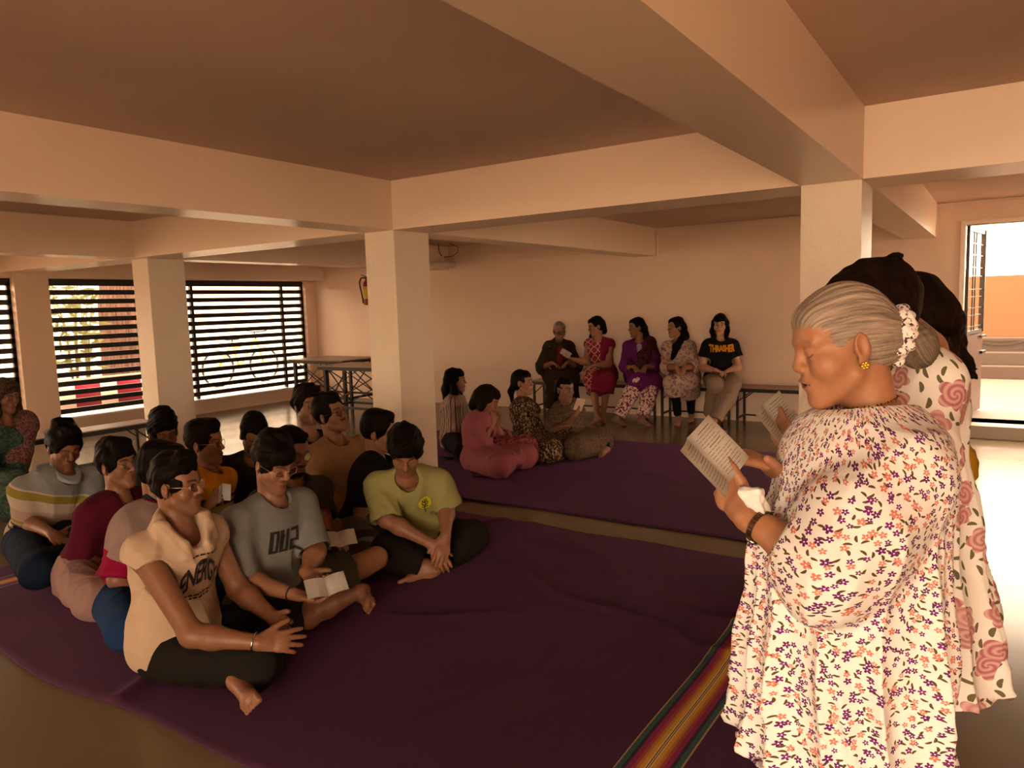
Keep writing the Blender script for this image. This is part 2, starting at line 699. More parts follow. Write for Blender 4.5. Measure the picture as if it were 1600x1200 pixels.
class Person:
    def __init__(s, label, base, head, phi, **kw):
        g = kw.get
        s.label = label
        s.h = g('h', 0.007)
        s.seat = g('seat', None)
        s.kw = kw
        B = at_z(*base) if len(base) == 2 else np.array(base, float)
        s.B = V(B[0], B[1], g('floor', 0.018 if s.seat is None and g('pose', 'cross') == 'cross' else 0.0))
        s.sc = g('size', 1.0)
        sc = s.sc
        hip = g('hipz', 0.105 * sc) + s.B[2] if s.seat is None else s.seat + 0.09 * sc
        s.P = V(B[0], B[1], hip)
        d0 = depth(s.P)
        s.d0 = d0
        s.H = at_d(head[0], head[1], d0 + g('dh', 0.0)) if len(head) == 2 else np.array(head, float)
        s.phi, s.phil = phi, g('phil', phi)
        s.fw, s.rt = fdir(phi), fdir(phi + 90)
        s.fl, s.rl = fdir(s.phil), fdir(s.phil + 90)
        # head frame
        hp = math.radians(g('pitch', 0)); hr = math.radians(g('roll', 0))
        f0, r0 = fdir(g('hphi', phi)), fdir(g('hphi', phi) + 90)
        f = math.cos(hp) * f0 - math.sin(hp) * UP
        u = math.sin(hp) * f0 + math.cos(hp) * UP
        r = math.cos(hr) * r0 + math.sin(hr) * u
        u = np.cross(r, f)
        s.hR, s.hF, s.hU = r, f, u
        s.hs = g('hs', 1.0) * (0.5 + 0.5 * sc)
        ax = s.H - s.P
        s.span = np.linalg.norm(ax)
        skull = s.H - s.hF * 0.02 * s.hs - s.hU * 0.09 * s.hs
        neckdir = unit(UP * 0.9 - s.fw * g('neckback', 0.30))
        s.N = skull - neckdir * g('necklen', 0.09) * sc
        if g('npx'): s.N = at_d(g('npx')[0], g('npx')[1], d0 + g('npx')[2])
        s.C = s.P + (s.N - s.P) * 0.64 - s.fw * g('hunch', 0.03) * sc
        s.sp = unit(s.N - s.P)
        s.su = unit(s.N - s.C)
        cf = unit(np.cross(s.su, s.rt)); s.cf = cf     # chest forward
        if np.dot(cf, s.fw) < 0: s.cf = -cf
        sw = (g('sw', 0.172) - 0.018) * sc
        ro = g('shfwd', 0.0)
        s.S = [s.N + sg * s.rt * sw - s.su * g('shdrop', 0.080) * sc + s.cf * ro for sg in (1, -1)]
        s.E, s.W, s.HD, s.HN = [None, None], [None, None], [None, None], [None, None]
        for i, key in enumerate(('ra', 'la')):
            a = dict(g(key, {}))
            sg = 1 if i == 0 else -1
            w = a.get('w')
            if w is None: W = s.loc(sg * 0.06, 0.26, 0.10)
            elif isinstance(w, dict): W = s.loc(*w['l'])
            elif len(w) == 3 and w[1] > 20: W = at_d(w[0], w[1], d0 + w[2])
            else: W = s.loc(*w)
            s.W[i] = W
            e = a.get('e')
            if e is None:
                pole = a.get('pole', (sg * 0.6, -0.5, -0.8))
                pv = pole[0] * s.rt + pole[1] * s.fw + pole[2] * UP
                s.E[i] = ik(s.S[i], W, 0.285 * sc, 0.25 * sc, pv)
            else:
                s.E[i] = at_d(e[0], e[1], d0 + e[2]) if e[1] > 20 else s.loc(*e)
            t = a.get('tip')
            if t is None: s.HD[i] = unit(W - s.E[i] + UP * -0.03)
            elif t[1] > 20: s.HD[i] = unit(at_d(t[0], t[1], d0 + t[2]) - W)
            else: s.HD[i] = unit(t[0] * s.rt + t[1] * s.fw + t[2] * UP)
            n = a.get('n', (0, 0, -1))      # palm normal in viewer ground axes (right, away, up)
            s.HN[i] = unit(n[0] * RGT + n[1] * AWAY + n[2] * UP)
        # legs
        hw = 0.09 * sc
        s.hip = [s.P + sg * s.rl * hw - UP * 0.0 for sg in (1, -1)]
        s.K, s.A, s.T = [None, None], [None, None], [None, None]
        pose = g('pose', 'cross')
        for i, sg in enumerate((1, -1)):
            kk, aa, tt = ('kr', 'ar', 'tr') if i == 0 else ('kl', 'al', 'tl')
            if pose == 'cross':
                K = s.ll(sg * 0.30, 0.27, 0.13); A = s.ll(-sg * 0.10, 0.34 - 0.04 * sg, 0.055)
                T = s.ll(-sg * 0.26, 0.36, 0.035)
            elif pose == 'bench':
                K = s.P + s.rl * sg * 0.10 * sc + s.fl * 0.40 * sc - UP * 0.02
                A = V(K[0], K[1], s.B[2] + 0.075 * sc) + s.fl * g('footfwd', 0.03)
                T = A + s.fl * 0.15 * sc - UP * 0.05 * sc
            else:
                K = s.P - UP * 0.40 * sc + s.rl * sg * 0.09 * sc + s.fl * 0.02
                A = V(K[0], K[1], s.B[2] + 0.08 * sc)
                T = A + s.fl * 0.15 * sc - UP * 0.05 * sc
            for key, nm in ((kk, 'K'), (aa, 'A'), (tt, 'T')):
                val = g(key)
                if val is not None:
                    if val[1] > 20: Pt = at_z(val[0], val[1], val[2] + s.B[2])
                    else: Pt = s.ll(*val)
                    if nm == 'K': K = Pt
                    elif nm == 'A': A = Pt
                    else: T = Pt
            s.K[i], s.A[i], s.T[i] = K, A, T
        s.root = empty('person', s.B, label, 'person', g('group'))
        s.parts = {}

    def loc(s, r, f, u):
        return s.P + s.sc * (r * s.rt + f * s.fw) + UP * u * s.sc

    def ll(s, r, f, z):
        p = s.P + s.sc * (r * s.rl + f * s.fl)
        return V(p[0], p[1], s.B[2] + z * s.sc)

    def hl(s, x, y, z):
        return s.H + s.hs * (x * s.hR + y * s.hF + z * s.hU)

    def hax(s):
        return np.array([s.hR, s.hF, s.hU])

    def hell(s, c, r, k=0.02, op='u', clip=None, R=None):
        return ell(s.hl(*c), V(*r) * s.hs, s.hax() if R is None else R, k, op, clip)

    def tax(s, mid=0.5):
        return np.array([s.rt, s.cf, s.su])

    # --- anatomy -------------------------------------------------------
    def torso(s, inf=0.0, hem=None):
        sc = s.sc
        fem = s.kw.get('fem', False)
        fat = s.kw.get('fat', 1.0)
        R = s.tax()
        k = 0.05
        low = unit(s.C - s.P)
        rl = unit(s.rt - low * np.dot(s.rt, low)); fl = np.cross(low, rl)
        RP = np.array([rl, fl, low])
        o = []
        o.append(ell(s.P + low * 0.02, V(0.165 * fat, 0.12 * fat, 0.12) * sc + inf, RP, k))
        o.append(cap(s.P + low * 0.06 * sc, s.C, 0.142 * fat * sc + inf, 0.142 * fat * sc + inf, k, flat=fl, ff=0.74))
        o.append(ell(s.C + s.su * 0.04 * sc, V(0.152 * fat, 0.110 * fat, 0.155) * sc + inf, R, k))
        for i in (0, 1):
            o.append(cap(s.N - s.su * 0.030 * sc, s.S[i], 0.044 * sc + inf * 0.5, 0.050 * sc + inf * 0.8, 0.035))
            o.append(cap(s.C + s.su * 0.08 * sc + (s.S[i] - s.N) * 0.45, s.S[i] - s.su * 0.02, 0.068 * sc + inf * 0.8, 0.050 * sc + inf * 0.8, 0.03))
        if fem and inf > 0:
            for sg in (1, -1):
                o.append(ell(s.C + s.su * 0.05 * sc + s.cf * 0.085 * sc + s.rt * sg * 0.075 * sc, V(0.07, 0.065, 0.07) * sc + inf * 0.7, R, 0.04))
        return o

    def arm(s, i, inf=0.0, upto=2.0, k=0.03, inf2=None, thick=1.0):
        """upto: 1 = elbow, 2 = wrist"""
        sc = s.sc * thick
        inf2 = inf if inf2 is None else inf2
        S, E, W = s.S[i], s.E[i], s.W[i]
        o = []
        if upto <= 1:
            p = S + (E - S) * upto
            n = unit(E - S)
            o.append(cap(S, p + n * 0.03, 0.052 * sc + inf * 0.8, 0.046 * sc + inf2, k, clip=[(p, n)]))
        else:
            o.append(cap(S, E, 0.052 * sc + inf * 0.8, 0.042 * sc + inf2, k))
            t = upto - 1
            p = E + (W - E) * t
            n = unit(W - E)
            r1 = 0.043 + (0.027 - 0.043) * t
            M = E + (W - E) * min(0.3, t)
            o.append(cap(E, M, 0.042 * sc + inf2, 0.043 * sc + inf2, k, clip=[(p, n)]))
            if t > 0.3:
                o.append(cap(M, p + n * (0.0 if upto == 2 else 0.02), 0.043 * sc + inf2, r1 * sc + inf2, k, clip=None if upto == 2 and inf2 == 0 else [(p, n)]))
        return o

    def hand(s, i, pose=None):
        kw = s.kw.get('ra' if i == 0 else 'la', {})
        curl = kw.get('curl', 0.35); spread = kw.get('spread', 0.06); thumb = kw.get('thumb', (0.6, 0.3))
        sc = s.sc * kw.get('hsc', 1.0)
        W, d, n = s.W[i], s.HD[i], s.HN[i]
        n = unit(n - d * np.dot(n, d))
        t = np.cross(d, n) * (1 if i == 0 else -1)
        o = [cap(W, W + d * 0.03 * sc, 0.027 * sc, 0.03 * sc, 0.015, flat=n, ff=0.75)]
        o.append(cap(W + d * 0.038 * sc + t * 0.004 * sc, W + d * 0.072 * sc, 0.037 * sc, 0.040 * sc, 0.012, flat=n, ff=0.36))
        L = (0.072, 0.080, 0.074, 0.058)
        fo = (0.030, 0.010, -0.011, -0.030)
        fb = (0.088, 0.094, 0.090, 0.080)
        for j in range(4):
            b = W + d * fb[j] * sc + t * fo[j] * sc
            dd = unit(d + t * spread * (1.5 - j) * 1.0)
            lat = unit(np.cross(dd, n))
            cu = curl[j] if hasattr(curl, '__len__') else curl * (1 + 0.12 * j)
            ang = 0.0
            p = b - dd * 0.012 * sc
            rads = [0.0098, 0.0092, 0.0084, 0.0072]
            for q, (fr, ca) in enumerate(((0.46, 0.6), (0.30, 1.0), (0.24, 0.7))):
                ang += cu * ca
                v = math.cos(ang) * dd + math.sin(ang) * n
                e = p + v * (L[j] * fr + (0.012 if q == 0 else 0)) * sc
                o.append(cap(p, e, rads[q] * sc, rads[q + 1] * sc, 0.004 if q else 0.008))
                p = e
        b = W + d * 0.022 * sc + t * 0.024 * sc
        a1, a2 = thumb
        v = unit(d * math.cos(a1) + t * math.sin(a1) + n * a2)
        p1 = b + v * 0.042 * sc
        v2 = unit(v + d * 0.35 + n * a2 * 0.3)
        p2 = p1 + v2 * 0.03 * sc
        p3 = p2 + unit(v2 + d * 0.2) * 0.024 * sc
        o += [cap(b, p1, 0.0155 * sc, 0.0115 * sc, 0.012), cap(p1, p2, 0.0115 * sc, 0.0105 * sc, 0.005), cap(p2, p3, 0.0105 * sc, 0.0085 * sc, 0.004)]
        return o

    def legs(s, inf=0.0, upto=2.0, inf2=None, fat=1.0, which=(0, 1)):
        sc = s.sc
        inf2 = inf if inf2 is None else inf2
        o = []
        for i in which:
            h, K, A = s.hip[i], s.K[i], s.A[i]
            if upto <= 1:
                p = h + (K - h) * upto; n = unit(K - h)
                o.append(cap(h, p + n * 0.03, 0.092 * sc * fat + inf, 0.062 * sc * fat + inf2, 0.04, clip=[(p, n)]))
            else:
                o.append(cap(h, K, 0.092 * sc * fat + inf, 0.060 * sc * fat + inf2, 0.03))
                t = upto - 1
                p = K + (A - K) * t; n = unit(A - K)
                M = K + (A - K) * 0.35
                r1 = 0.057 + (0.036 - 0.057) * max((t - 0.35) / 0.65, 0)
                o.append(cap(K, M, 0.056 * sc * fat + inf2, 0.057 * sc * fat + inf2, 0.03))
                o.append(cap(M, p, 0.057 * sc * fat + inf2, r1 * sc * fat + inf2, 0.02, clip=[(p, n)] if upto < 2 or inf2 > 0 else None))
        return o

    def feet(s, which=(0, 1)):
        o = []
        sc = s.sc
        for i in which:
            A, T = s.A[i], s.T[i]
            d = unit(T - A)
            shin = unit(s.K[i] - A)
            up = shin - d * np.dot(shin, d)
            up = unit(up) if np.linalg.norm(up) > 0.2 else unit(np.cross(d, np.cross(UP, d)))
            fu = s.kw.get('fup')
            if fu and i in fu:
                up = fu[i][0] * RGT + fu[i][1] * AWAY + fu[i][2] * UP
                up = unit(up - d * np.dot(up, d))
            lat = np.cross(d, up)
            L = 0.17 * sc
            heel = A - d * 0.035 * sc - up * 0.03 * sc
            ball = A + d * L * 0.62 - up * 0.045 * sc
            o.append(cap(A + shin * 0.02, heel, 0.036 * sc, 0.030 * sc, 0.02))
            o.append(cap(A - up * 0.005, ball, 0.036 * sc, 0.022 * sc, 0.02))
            o.append(cap(heel, ball, 0.028 * sc, 0.022 * sc, 0.02))
            ins = lat * (1 if i == 0 else -1) * -1
            o.append(cap(ball + ins * 0.018 * sc, ball - ins * 0.022 * sc, 0.022 * sc, 0.018 * sc, 0.02))
            for j in range(5):
                b = ball + ins * (0.03 - 0.0155 * j) * sc + d * 0.012 * sc
                ln = (0.045, 0.042, 0.037, 0.031, 0.025)[j] * sc
                o.append(cap(b, b + d * ln - up * 0.008 * sc, (0.0125, 0.0095, 0.009, 0.0085, 0.008)[j] * sc, (0.0115, 0.008, 0.0075, 0.007, 0.007)[j] * sc, 0.005))
        return o

    def headp(s):
        H = s.hell
        fem = s.kw.get('fem', False)
        jaw = s.kw.get('jaw', 1.0) * (0.95 if fem else 1.0)
        ch = s.kw.get('cheek', 1.0)
        o = [H((0, -0.012, 0.035), (0.075, 0.094, 0.086), 0.02),
             H((0, 0.022, -0.038), (0.060 * jaw, 0.062, 0.086), 0.03),
             H((0, 0.052, 0.045), (0.058, 0.038, 0.045), 0.03),
             H((0, 0.057, -0.091), (0.036 * jaw, 0.034, 0.030), 0.03),
             H((0, 0.077, -0.114), (0.020, 0.018, 0.016), 0.02)]
        for sg in (1, -1):
            o.append(cap(s.hl(sg * 0.052 * jaw, 0.005, -0.066), s.hl(sg * 0.014, 0.070, -0.111), 0.013 * s.hs, 0.013 * s.hs, 0.02))
            o.append(H((sg * 0.040, 0.055, -0.035), (0.027 * ch, 0.028 * ch, 0.028 * ch), 0.025))
            o.append(cap(s.hl(sg * 0.012, 0.090, 0.022), s.hl(sg * 0.045, 0.074, 0.020), 0.010 * s.hs, 0.009 * s.hs, 0.015))
        for sg in (1, -1):
            o.append(H((sg * 0.032, 0.096, -0.002), (0.019, 0.014, 0.0125), 0.012, 's'))
        for sg in (1, -1):
            o.append(H((sg * 0.0315, 0.0765, -0.003), (0.0125, 0.0125, 0.0125), 0.003))
            o.append(H((sg * 0.0315, 0.0795, 0.0065), (0.0165, 0.0115, 0.0065), 0.004))
            o.append(H((sg * 0.0315, 0.0785, -0.0125), (0.0155, 0.0105, 0.0050), 0.004))
            if s.kw.get('eye', 'open') == 'down':
                o.append(H((sg * 0.0315, 0.0800, -0.0005), (0.0150, 0.0112, 0.0095), 0.003))
        nl = s.kw.get('nose', 1.0)
        o.append(cap(s.hl(0, 0.086, 0.014), s.hl(0, 0.110 * (0.7 + 0.3 * nl), -0.026), 0.0085 * s.hs, 0.0115 * s.hs, 0.014))
        o.append(H((0, 0.111 * (0.7 + 0.3 * nl), -0.031), (0.012, 0.011, 0.010), 0.008))
        for sg in (1, -1):
            o.append(H((sg * 0.0125, 0.097, -0.035), (0.0085, 0.010, 0.0075), 0.007))
        o.append(H((0, 0.082, -0.066), (0.030, 0.020, 0.022), 0.016))
        o.append(H((0, 0.099, -0.0625), (0.021, 0.0085, 0.0058), 0.004))
        o.append(H((0, 0.0965, -0.0745), (0.018, 0.0085, 0.0066), 0.004))
        o.append(cap(s.hl(-0.022, 0.094, -0.0688), s.hl(0.022, 0.094, -0.0688), 0.0022 * s.hs, k=0.003, op='s'))
        if s.kw.get('mouth') == 'open':
            o.append(H((0, 0.102, -0.0700), (0.015, 0.014, 0.0052), 0.003, 's'))
        # ears
        if s.kw.get('ears', True):
            for sg in (1, -1):
                Re = np.array([unit(s.hR * 1.0 + s.hF * 0.35 * sg * sg * -0.0), unit(s.hF * 0.96 - s.hU * 0.26), unit(s.hU * 0.96 + s.hF * 0.26)])
                a = unit(s.hR * sg * 0.93 - s.hF * 0.36)
                b = unit(s.hF * 0.93 + s.hR * sg * 0.36)
                Re = np.array([a, b, s.hU])
                c = (sg * 0.0795, -0.010, -0.008)
                o.append(ell(s.hl(*c), V(0.0085, 0.0195, 0.032) * s.hs, Re, 0.006))
                o.append(ell(s.hl(sg * 0.0885, -0.007, -0.003), V(0.0085, 0.0115, 0.021) * s.hs, Re, 0.003, 's'))
                o.append(ell(s.hl(sg * 0.0795, 0.003, -0.012), V(0.006, 0.006, 0.008) * s.hs, Re, 0.004))
                o.append(ell(s.hl(sg * 0.0765, -0.003, -0.036), V(0.006, 0.010, 0.010) * s.hs, Re, 0.006))
        return o

    def neck(s):
        nr = 0.053 if not s.kw.get('fem') else 0.046
        nr *= s.kw.get('nfat', 1.0)
        top = s.hl(0, -0.034, -0.045)
        return [cap(s.N - s.su * 0.03 * s.sc, top, nr * 1.12 * s.sc, nr * s.sc, 0.018)]

    def skin_color(s, v):
        kw = s.kw
        base = np.array(kw.get('skin', (0.30, 0.145, 0.078)))
        c = np.tile(base, (len(v), 1))
        q = (v - s.H) / s.hs
        q = np.stack([q @ s.hR, q @ s.hF, q @ s.hU], 1)
        near = (np.linalg.norm(q, axis=1) < 0.16)
        x, y, z = np.abs(q[:, 0]), q[:, 1], q[:, 2]

        def blend(m, col, w=1.0):
            m = np.clip(m, 0, 1)[:, None] * w
            c[:] = c * (1 - m) + np.array(col) * m
        front = near & (y > 0.03)
        fr = front.astype(float)
        # lips
        li = fr * np.clip((1.15 - ((x / 0.0235) ** 2 + ((z + 0.0685) / 0.0125) ** 2)) * 4, 0, 1) * (y > 0.082)
        blend(li, kw.get('lip', base * np.array((0.85, 0.55, 0.55))))
        if kw.get('mouth') == 'open':
            mo = fr * np.clip((1.0 - ((x / 0.015) ** 2 + ((z + 0.0700) / 0.005) ** 2)) * 4, 0, 1)
            blend(mo, (0.03, 0.01, 0.01))
        # facial hair
        b = kw.get('beard', 0)
        dark = np.array((0.012, 0.008, 0.006))
        if b > 0:
            ms = fr * np.clip(1.25 - np.abs((z + 0.0525) / 0.0068) ** 2, 0, 1) * (x < 0.027) * (y > 0.075)
            blend(ms, dark, min(1.0, 0.35 + b))
            ck = near * np.clip((-0.045 - z) / 0.03, 0, 1) * np.clip((x - 0.028) / 0.01 + np.clip((-0.083 - z) / 0.008, 0, 1), 0, 1) * (y > -0.02) * (z > -0.135)
            ck *= (1 - li)
            blend(ck, dark, 0.85 * b if b < 1 else 0.95)
        # brows
        bz = 0.0225 + 0.004 * np.clip(1 - ((x - 0.034) / 0.02) ** 2, 0, 1)
        br = fr * np.clip(1.4 - np.abs((z - bz) / 0.0050) ** 2, 0, 1) * np.clip((x - 0.009) / 0.005, 0, 1) * np.clip((0.056 - x) / 0.006, 0, 1)
        blend(br, kw.get('brow', dark), kw.get('browa', 0.9))
        # eyes
        ex, ez = x - 0.0315, z + 0.0025
        sgx = np.sign(q[:, 0]) * (x - 0.0315)
        look = kw.get('look', (0.0, 0.0))
        if kw.get('eye', 'open') == 'open':
            op = fr * np.clip((1 - ((ex / 0.0135) ** 2 + (ez / 0.0062) ** 2)) * 5, 0, 1) * (y > 0.06)
            blend(op, (0.30, 0.25, 0.22))
            ir = op * np.clip((0.0062 - np.hypot(sgx - look[0], ez - look[1])) / 0.0012, 0, 1)
            blend(ir, (0.012, 0.007, 0.005))
            la = fr * np.clip(1.2 - np.abs((ez - 0.0062 * np.sqrt(np.clip(1 - (ex / 0.0145) ** 2, 0, 1))) / 0.0019) ** 2, 0, 1) * (np.abs(ex) < 0.0145) * (ez > -0.001) * (y > 0.06)
            blend(la, dark, 0.9)
        else:
            la = fr * np.clip(1.2 - np.abs((ez + 0.0065 * np.sqrt(np.clip(1 - (ex / 0.0145) ** 2, 0, 1))) / 0.0021) ** 2, 0, 1) * (np.abs(ex) < 0.0145) * (y > 0.06)
            blend(la, dark, 0.9)
        # under-eye tone
        ue = fr * np.clip((1 - ((ex / 0.018) ** 2 + ((z + 0.017) / 0.008) ** 2)), 0, 1)
        blend(ue, base * 0.7, 0.5)
        s.color_extra(c, v, q)
        return c

    def color_extra(s, c, v, q):
        pass

    def body(s):
        pr = s.torso(-0.012)
        for i in (0, 1):
            pr += s.arm(i)
        pr += s.legs(-0.004 if s.kw.get('pose', 'cross') != 'stand' else -0.036) + s.feet()
        pr += s.neck()
        pr += s.headp()
        for i in (0, 1): pr += s.hand(i)
        pr += s.kw.get('body_extra', [])
        o, v, q = solid('body', pr, s.h, skin_mat(), s.root, s.B, post=lambda me, v: attr(me, 'col', s.skin_color(v), 'FLOAT_COLOR'))
        s.parts['body'] = (v, q)
        return o

    def coords(s, me, v):
        p = v - s.P
        attr(me, 'bc', np.stack([p @ s.rt, p @ s.fw, p @ s.sp], 1), 'FLOAT_VECTOR')

    def garment(s, name, prims, mat, amp=0.004, freq=22, seed=1, h=None, parent=None, axis=None, extra=None, label=None):
        def disp(v, N):
            return cloth_folds(v - s.B, amp, freq, seed, axis) + (extra(v) if extra else 0)
        o, v, q = solid(name, prims, h or s.h, mat, parent or s.root, s.B, disp=disp if amp else None, post=s.coords)
        s.parts[name] = (v, q)
        if label: o['label'] = label
        return o

    # --- clothes --------------------------------------------------------
    def neckhole(s, r=0.062, drop=0.0, v=0.0):
        a = s.N - s.su * (0.035 + drop) * s.sc + s.cf * 0.02
        b = s.N + s.su * 0.16 * s.sc + s.cf * 0.03
        o = [cap(a, b, r * s.sc, (r + 0.012) * s.sc, 0.006, 's')]
        if v: o.append(cap(s.N + s.cf * 0.08 * s.sc, s.N - s.su * v * s.sc + s.cf * 0.15 * s.sc, 0.05 * s.sc, 0.012, 0.006, 's'))
        return o

    def sleeve(s, i, sl, loose, loose2):
        o = s.arm(i, loose, sl, 0.035, loose2)
        S, E, W = s.S[i], s.E[i], s.W[i]
        if sl <= 1: p, n, r = S + (E - S) * sl, unit(E - S), 0.046
        else:
            t = sl - 1
            p, n, r = E + (W - E) * t, unit(W - E), 0.043 + (0.027 - 0.043) * t
        sub = cap(p - n * 0.035, p + n * 0.03, r * s.sc + loose2 * 0.62, r * s.sc + loose2 * 0.8, 0.004, 's')
        return o, sub

    def tee(s, mat, sl=0.85, loose=0.014, loose2=0.02, name='shirt', hemz=0.03, neck=0.064, v=0.0, amp=0.004, seed=1, extra=(), drop=0.0):
        pr = s.torso(loose)
        subs = []
        for i in (0, 1):
            a, b = s.sleeve(i, sl, loose, loose2)
            pr += a; subs.append(b)
        pr += list(extra)
        pr += subs
        pr += s.neckhole(neck, drop, v)
        hm = s.P + UP * hemz
        pr.append(half(hm, -UP if s.kw.get('hemn') is None else s.kw['hemn'], 0.01))
        return s.garment(name, pr, mat, amp, 24, seed, axis=s.sp)

    def trousers(s, mat, upto=1.93, loose=0.012, loose2=0.02, name='trousers', fat=1.0, amp=0.004, seed=2, top=0.14):
        low = unit(s.C - s.P)
        fat2 = s.kw.get('fat', 1.0)
        pr = [ell(s.P + low * 0.02, V(0.168 * fat2, 0.125 * fat2, 0.125) * s.sc + loose * 0.7, np.array([s.rl, s.fl, UP]), 0.05)]
        pr += s.legs(loose, upto, loose2, fat)
        pr.append(half(s.P + UP * top * s.sc, UP, 0.01))
        if s.kw.get('pose', 'cross') == 'cross':
            pr.append(half(V(0, 0, s.B[2] + 0.004), -UP, 0.01))
        return s.garment(name, pr, mat, amp, 26, seed)

    # --- hair -------------------------------------------------------------
    def hair_post(s, combed=None):
        def post(me, v):
            q = (v - s.H) / s.hs
            q = np.stack([q @ s.hR, q @ s.hF, q @ s.hU], 1)
            if combed is not None:
                c, ax = combed
                ax = unit(ax)
                d = q - np.array(c)
                al = d @ ax
                e1 = unit(np.cross(ax, (1, 0, 0.001))); e2 = np.cross(ax, e1)
                th = np.arctan2(d @ e2, d @ e1)
                q = np.stack([th * 0.12, al, np.linalg.norm(d, axis=1)], 1)
            attr(me, 'hc', q, 'FLOAT_VECTOR')
        return post

    def short_hair(s, mat=None, top=0.012, fringe=0.0, quiff=0.02, side=0.010, nape=-0.062, line=0.066, part=0.0, rough=0.004, seed=3, extra=()):
        H = s.hell
        mat = mat or HAIR_BLACK
        side += 0.005; top += 0.004
        pr = [H((0, -0.014, 0.036), (0.075 + side, 0.096 + side, 0.088 + top), 0.02)]
        if quiff:
            pr.append(H((part * 0.02, 0.050, 0.092 + top), (0.058, 0.046, 0.018 + quiff), 0.03))
        pr.append(H((0, -0.03, 0.085 + top), (0.066, 0.07, 0.03 + top), 0.03))
        pr.append(H((0, 0.112, -0.041 + line - 0.066), (0.100, 0.066, 0.107), 0.012, 's'))
        pr.append(H((0, 0.06, -0.09), (0.12, 0.075, 0.075), 0.012, 's'))
        for sg in (1, -1):
            pr.append(H((sg * 0.092, 0.0, -0.022), (0.034, 0.030, 0.040), 0.01, 's'))
            pr.append(H((sg * 0.0735, 0.016, 0.0), (0.006, 0.009, 0.036), 0.010))
        if fringe:
            pr.append(H((0.012, 0.074, 0.072), (0.060, 0.026 + fringe * 0.4, 0.030 + fringe), 0.02))
        pr += list(extra)
        pr.append(half(s.hl(0, 0, nape), -s.hU, 0.012))

        def disp(v, N):
            q = (v - s.H) / s.hs
            q = np.stack([q @ s.hR, q @ s.hF, q @ s.hU], 1)
            return folds(q, rough, 110, seed, axis=(0, 0.8, 0.6)) + folds(q, rough * 0.8, 45, seed + 1)
        o, v, q = solid('hair', pr, max(s.h * 0.8, 0.004), mat, s.root, s.B, disp=disp, post=s.hair_post())
        return o

    def long_hair(s, mat=None, paths=(), vol=0.010, line=0.0, rough=0.004, seed=5, pull=False, name='hair', earcut=True, extra=()):
        """women's hair: cap with centre hairline plus falling locks; paths: list of (points in head units, radii, flat)"""
        H = s.hell
        mat = mat or HAIR_BLACK
        pr = [H((0, -0.014, 0.036), (0.074 + vol, 0.096 + vol, 0.087 + vol), 0.02),
              H((0, -0.045, -0.015), (0.070 + vol, 0.062 + vol, 0.085), 0.03)]
        pr.append(H((0, 0.116, -0.046 + line), (0.090, 0.066, 0.118), 0.014, 's'))
        pr.append(H((0, 0.065, -0.085), (0.13, 0.070, 0.085), 0.014, 's'))
        if earcut:
            for sg in (1, -1): pr.append(H((sg * 0.095, 0.004, -0.018), (0.034, 0.028, 0.038), 0.01, 's'))
        pr.append(half(s.hl(0, 0, -0.085), -s.hU, 0.02))
        pr.append(H((0, 0.046, 0.070), (0.060 + vol * .6, 0.044 + vol * .6, 0.034 + vol), 0.02))
        for pts, rad, flat in paths:
            wp = [s.hl(*p) if len(p) == 3 else np.array(p[0]) for p in pts]
            pr += chain(wp, [r * s.hs for r in rad], 0.03, flat=(s.hF if flat else None), ff=(flat or 1.0))
        pr += list(extra)

        def disp(v, N):
            q = (v - s.H) / s.hs
            q = np.stack([q @ s.hR, q @ s.hF, q @ s.hU], 1)
            return folds(q, rough, 90, seed, axis=(0, 0.3, 0.95)) + folds(q, rough, 35, seed + 1)
        o, v, q = solid(name, pr, max(s.h * 0.85, 0.004), mat, s.root, s.B, disp=disp, post=s.hair_post())
        return o

    def beard(s, mat=None, full=1.0):
        H = s.hell
        pr = [H((0, 0.052, -0.095), (0.046, 0.044, 0.040), 0.02), H((0, 0.03, -0.06), (0.0665, 0.05, 0.05), 0.02)]
        pr.append(H((0, 0.095, -0.050), (0.042, 0.045, 0.050), 0.01, 's'))
        pr.append(half(s.hl(0, -0.005, 0), -s.hF, 0.01))
        pr.append(half(s.hl(0, 0, -0.045), s.hU, 0.01))
        pr.append(cap(s.hl(-0.024, 0.094, -0.0515), s.hl(0.024, 0.094, -0.0515), 0.006, k=0.004))
        pr.append(H((0, 0.088, -0.098), (0.022, 0.016, 0.018), 0.01))
        solid('beard', pr, 0.0045, mat or HAIR_BLACK, s.root, s.B, disp=lambda v, N: folds(v - s.H, 0.002, 160, 4), post=s.hair_post())

    def glasses(s, frame, r=0.021, shape='round', thick=0.0012):
        g = MB(); l = MB()
        for sg in (1, -1):
            c = V(sg * 0.033, 0.103, -0.004)
            ring = []
            for k in range(20):
                t = 2 * math.pi * k / 20
                if shape == 'round': x, z = math.cos(t) * r * 1.08, math.sin(t) * r
                else:
                    x = math.copysign(abs(math.cos(t)) ** 0.5, math.cos(t)) * r * 1.15
                    z = math.copysign(abs(math.sin(t)) ** 0.6, math.sin(t)) * r * 0.82
                ring.append(s.hl(c[0] + x, c[1] - abs(c[0] + x) * 0.12, c[2] + z) - s.B)
            g.tube(ring, thick, 6, closed=True)
            cc = s.hl(c[0], c[1] - abs(c[0]) * 0.12, c[2]) - s.B
            vs = [l.bm.verts.new(p) for p in ring]
            l.bm.faces.new(vs)
            g.tube([s.hl(sg * 0.057, 0.095, 0.004) - s.B, s.hl(sg * 0.076, 0.083, 0.004) - s.B, s.hl(sg * 0.082, 0.02, 0.004) - s.B, s.hl(sg * 0.081, -0.012, -0.002) - s.B], thick, 6)
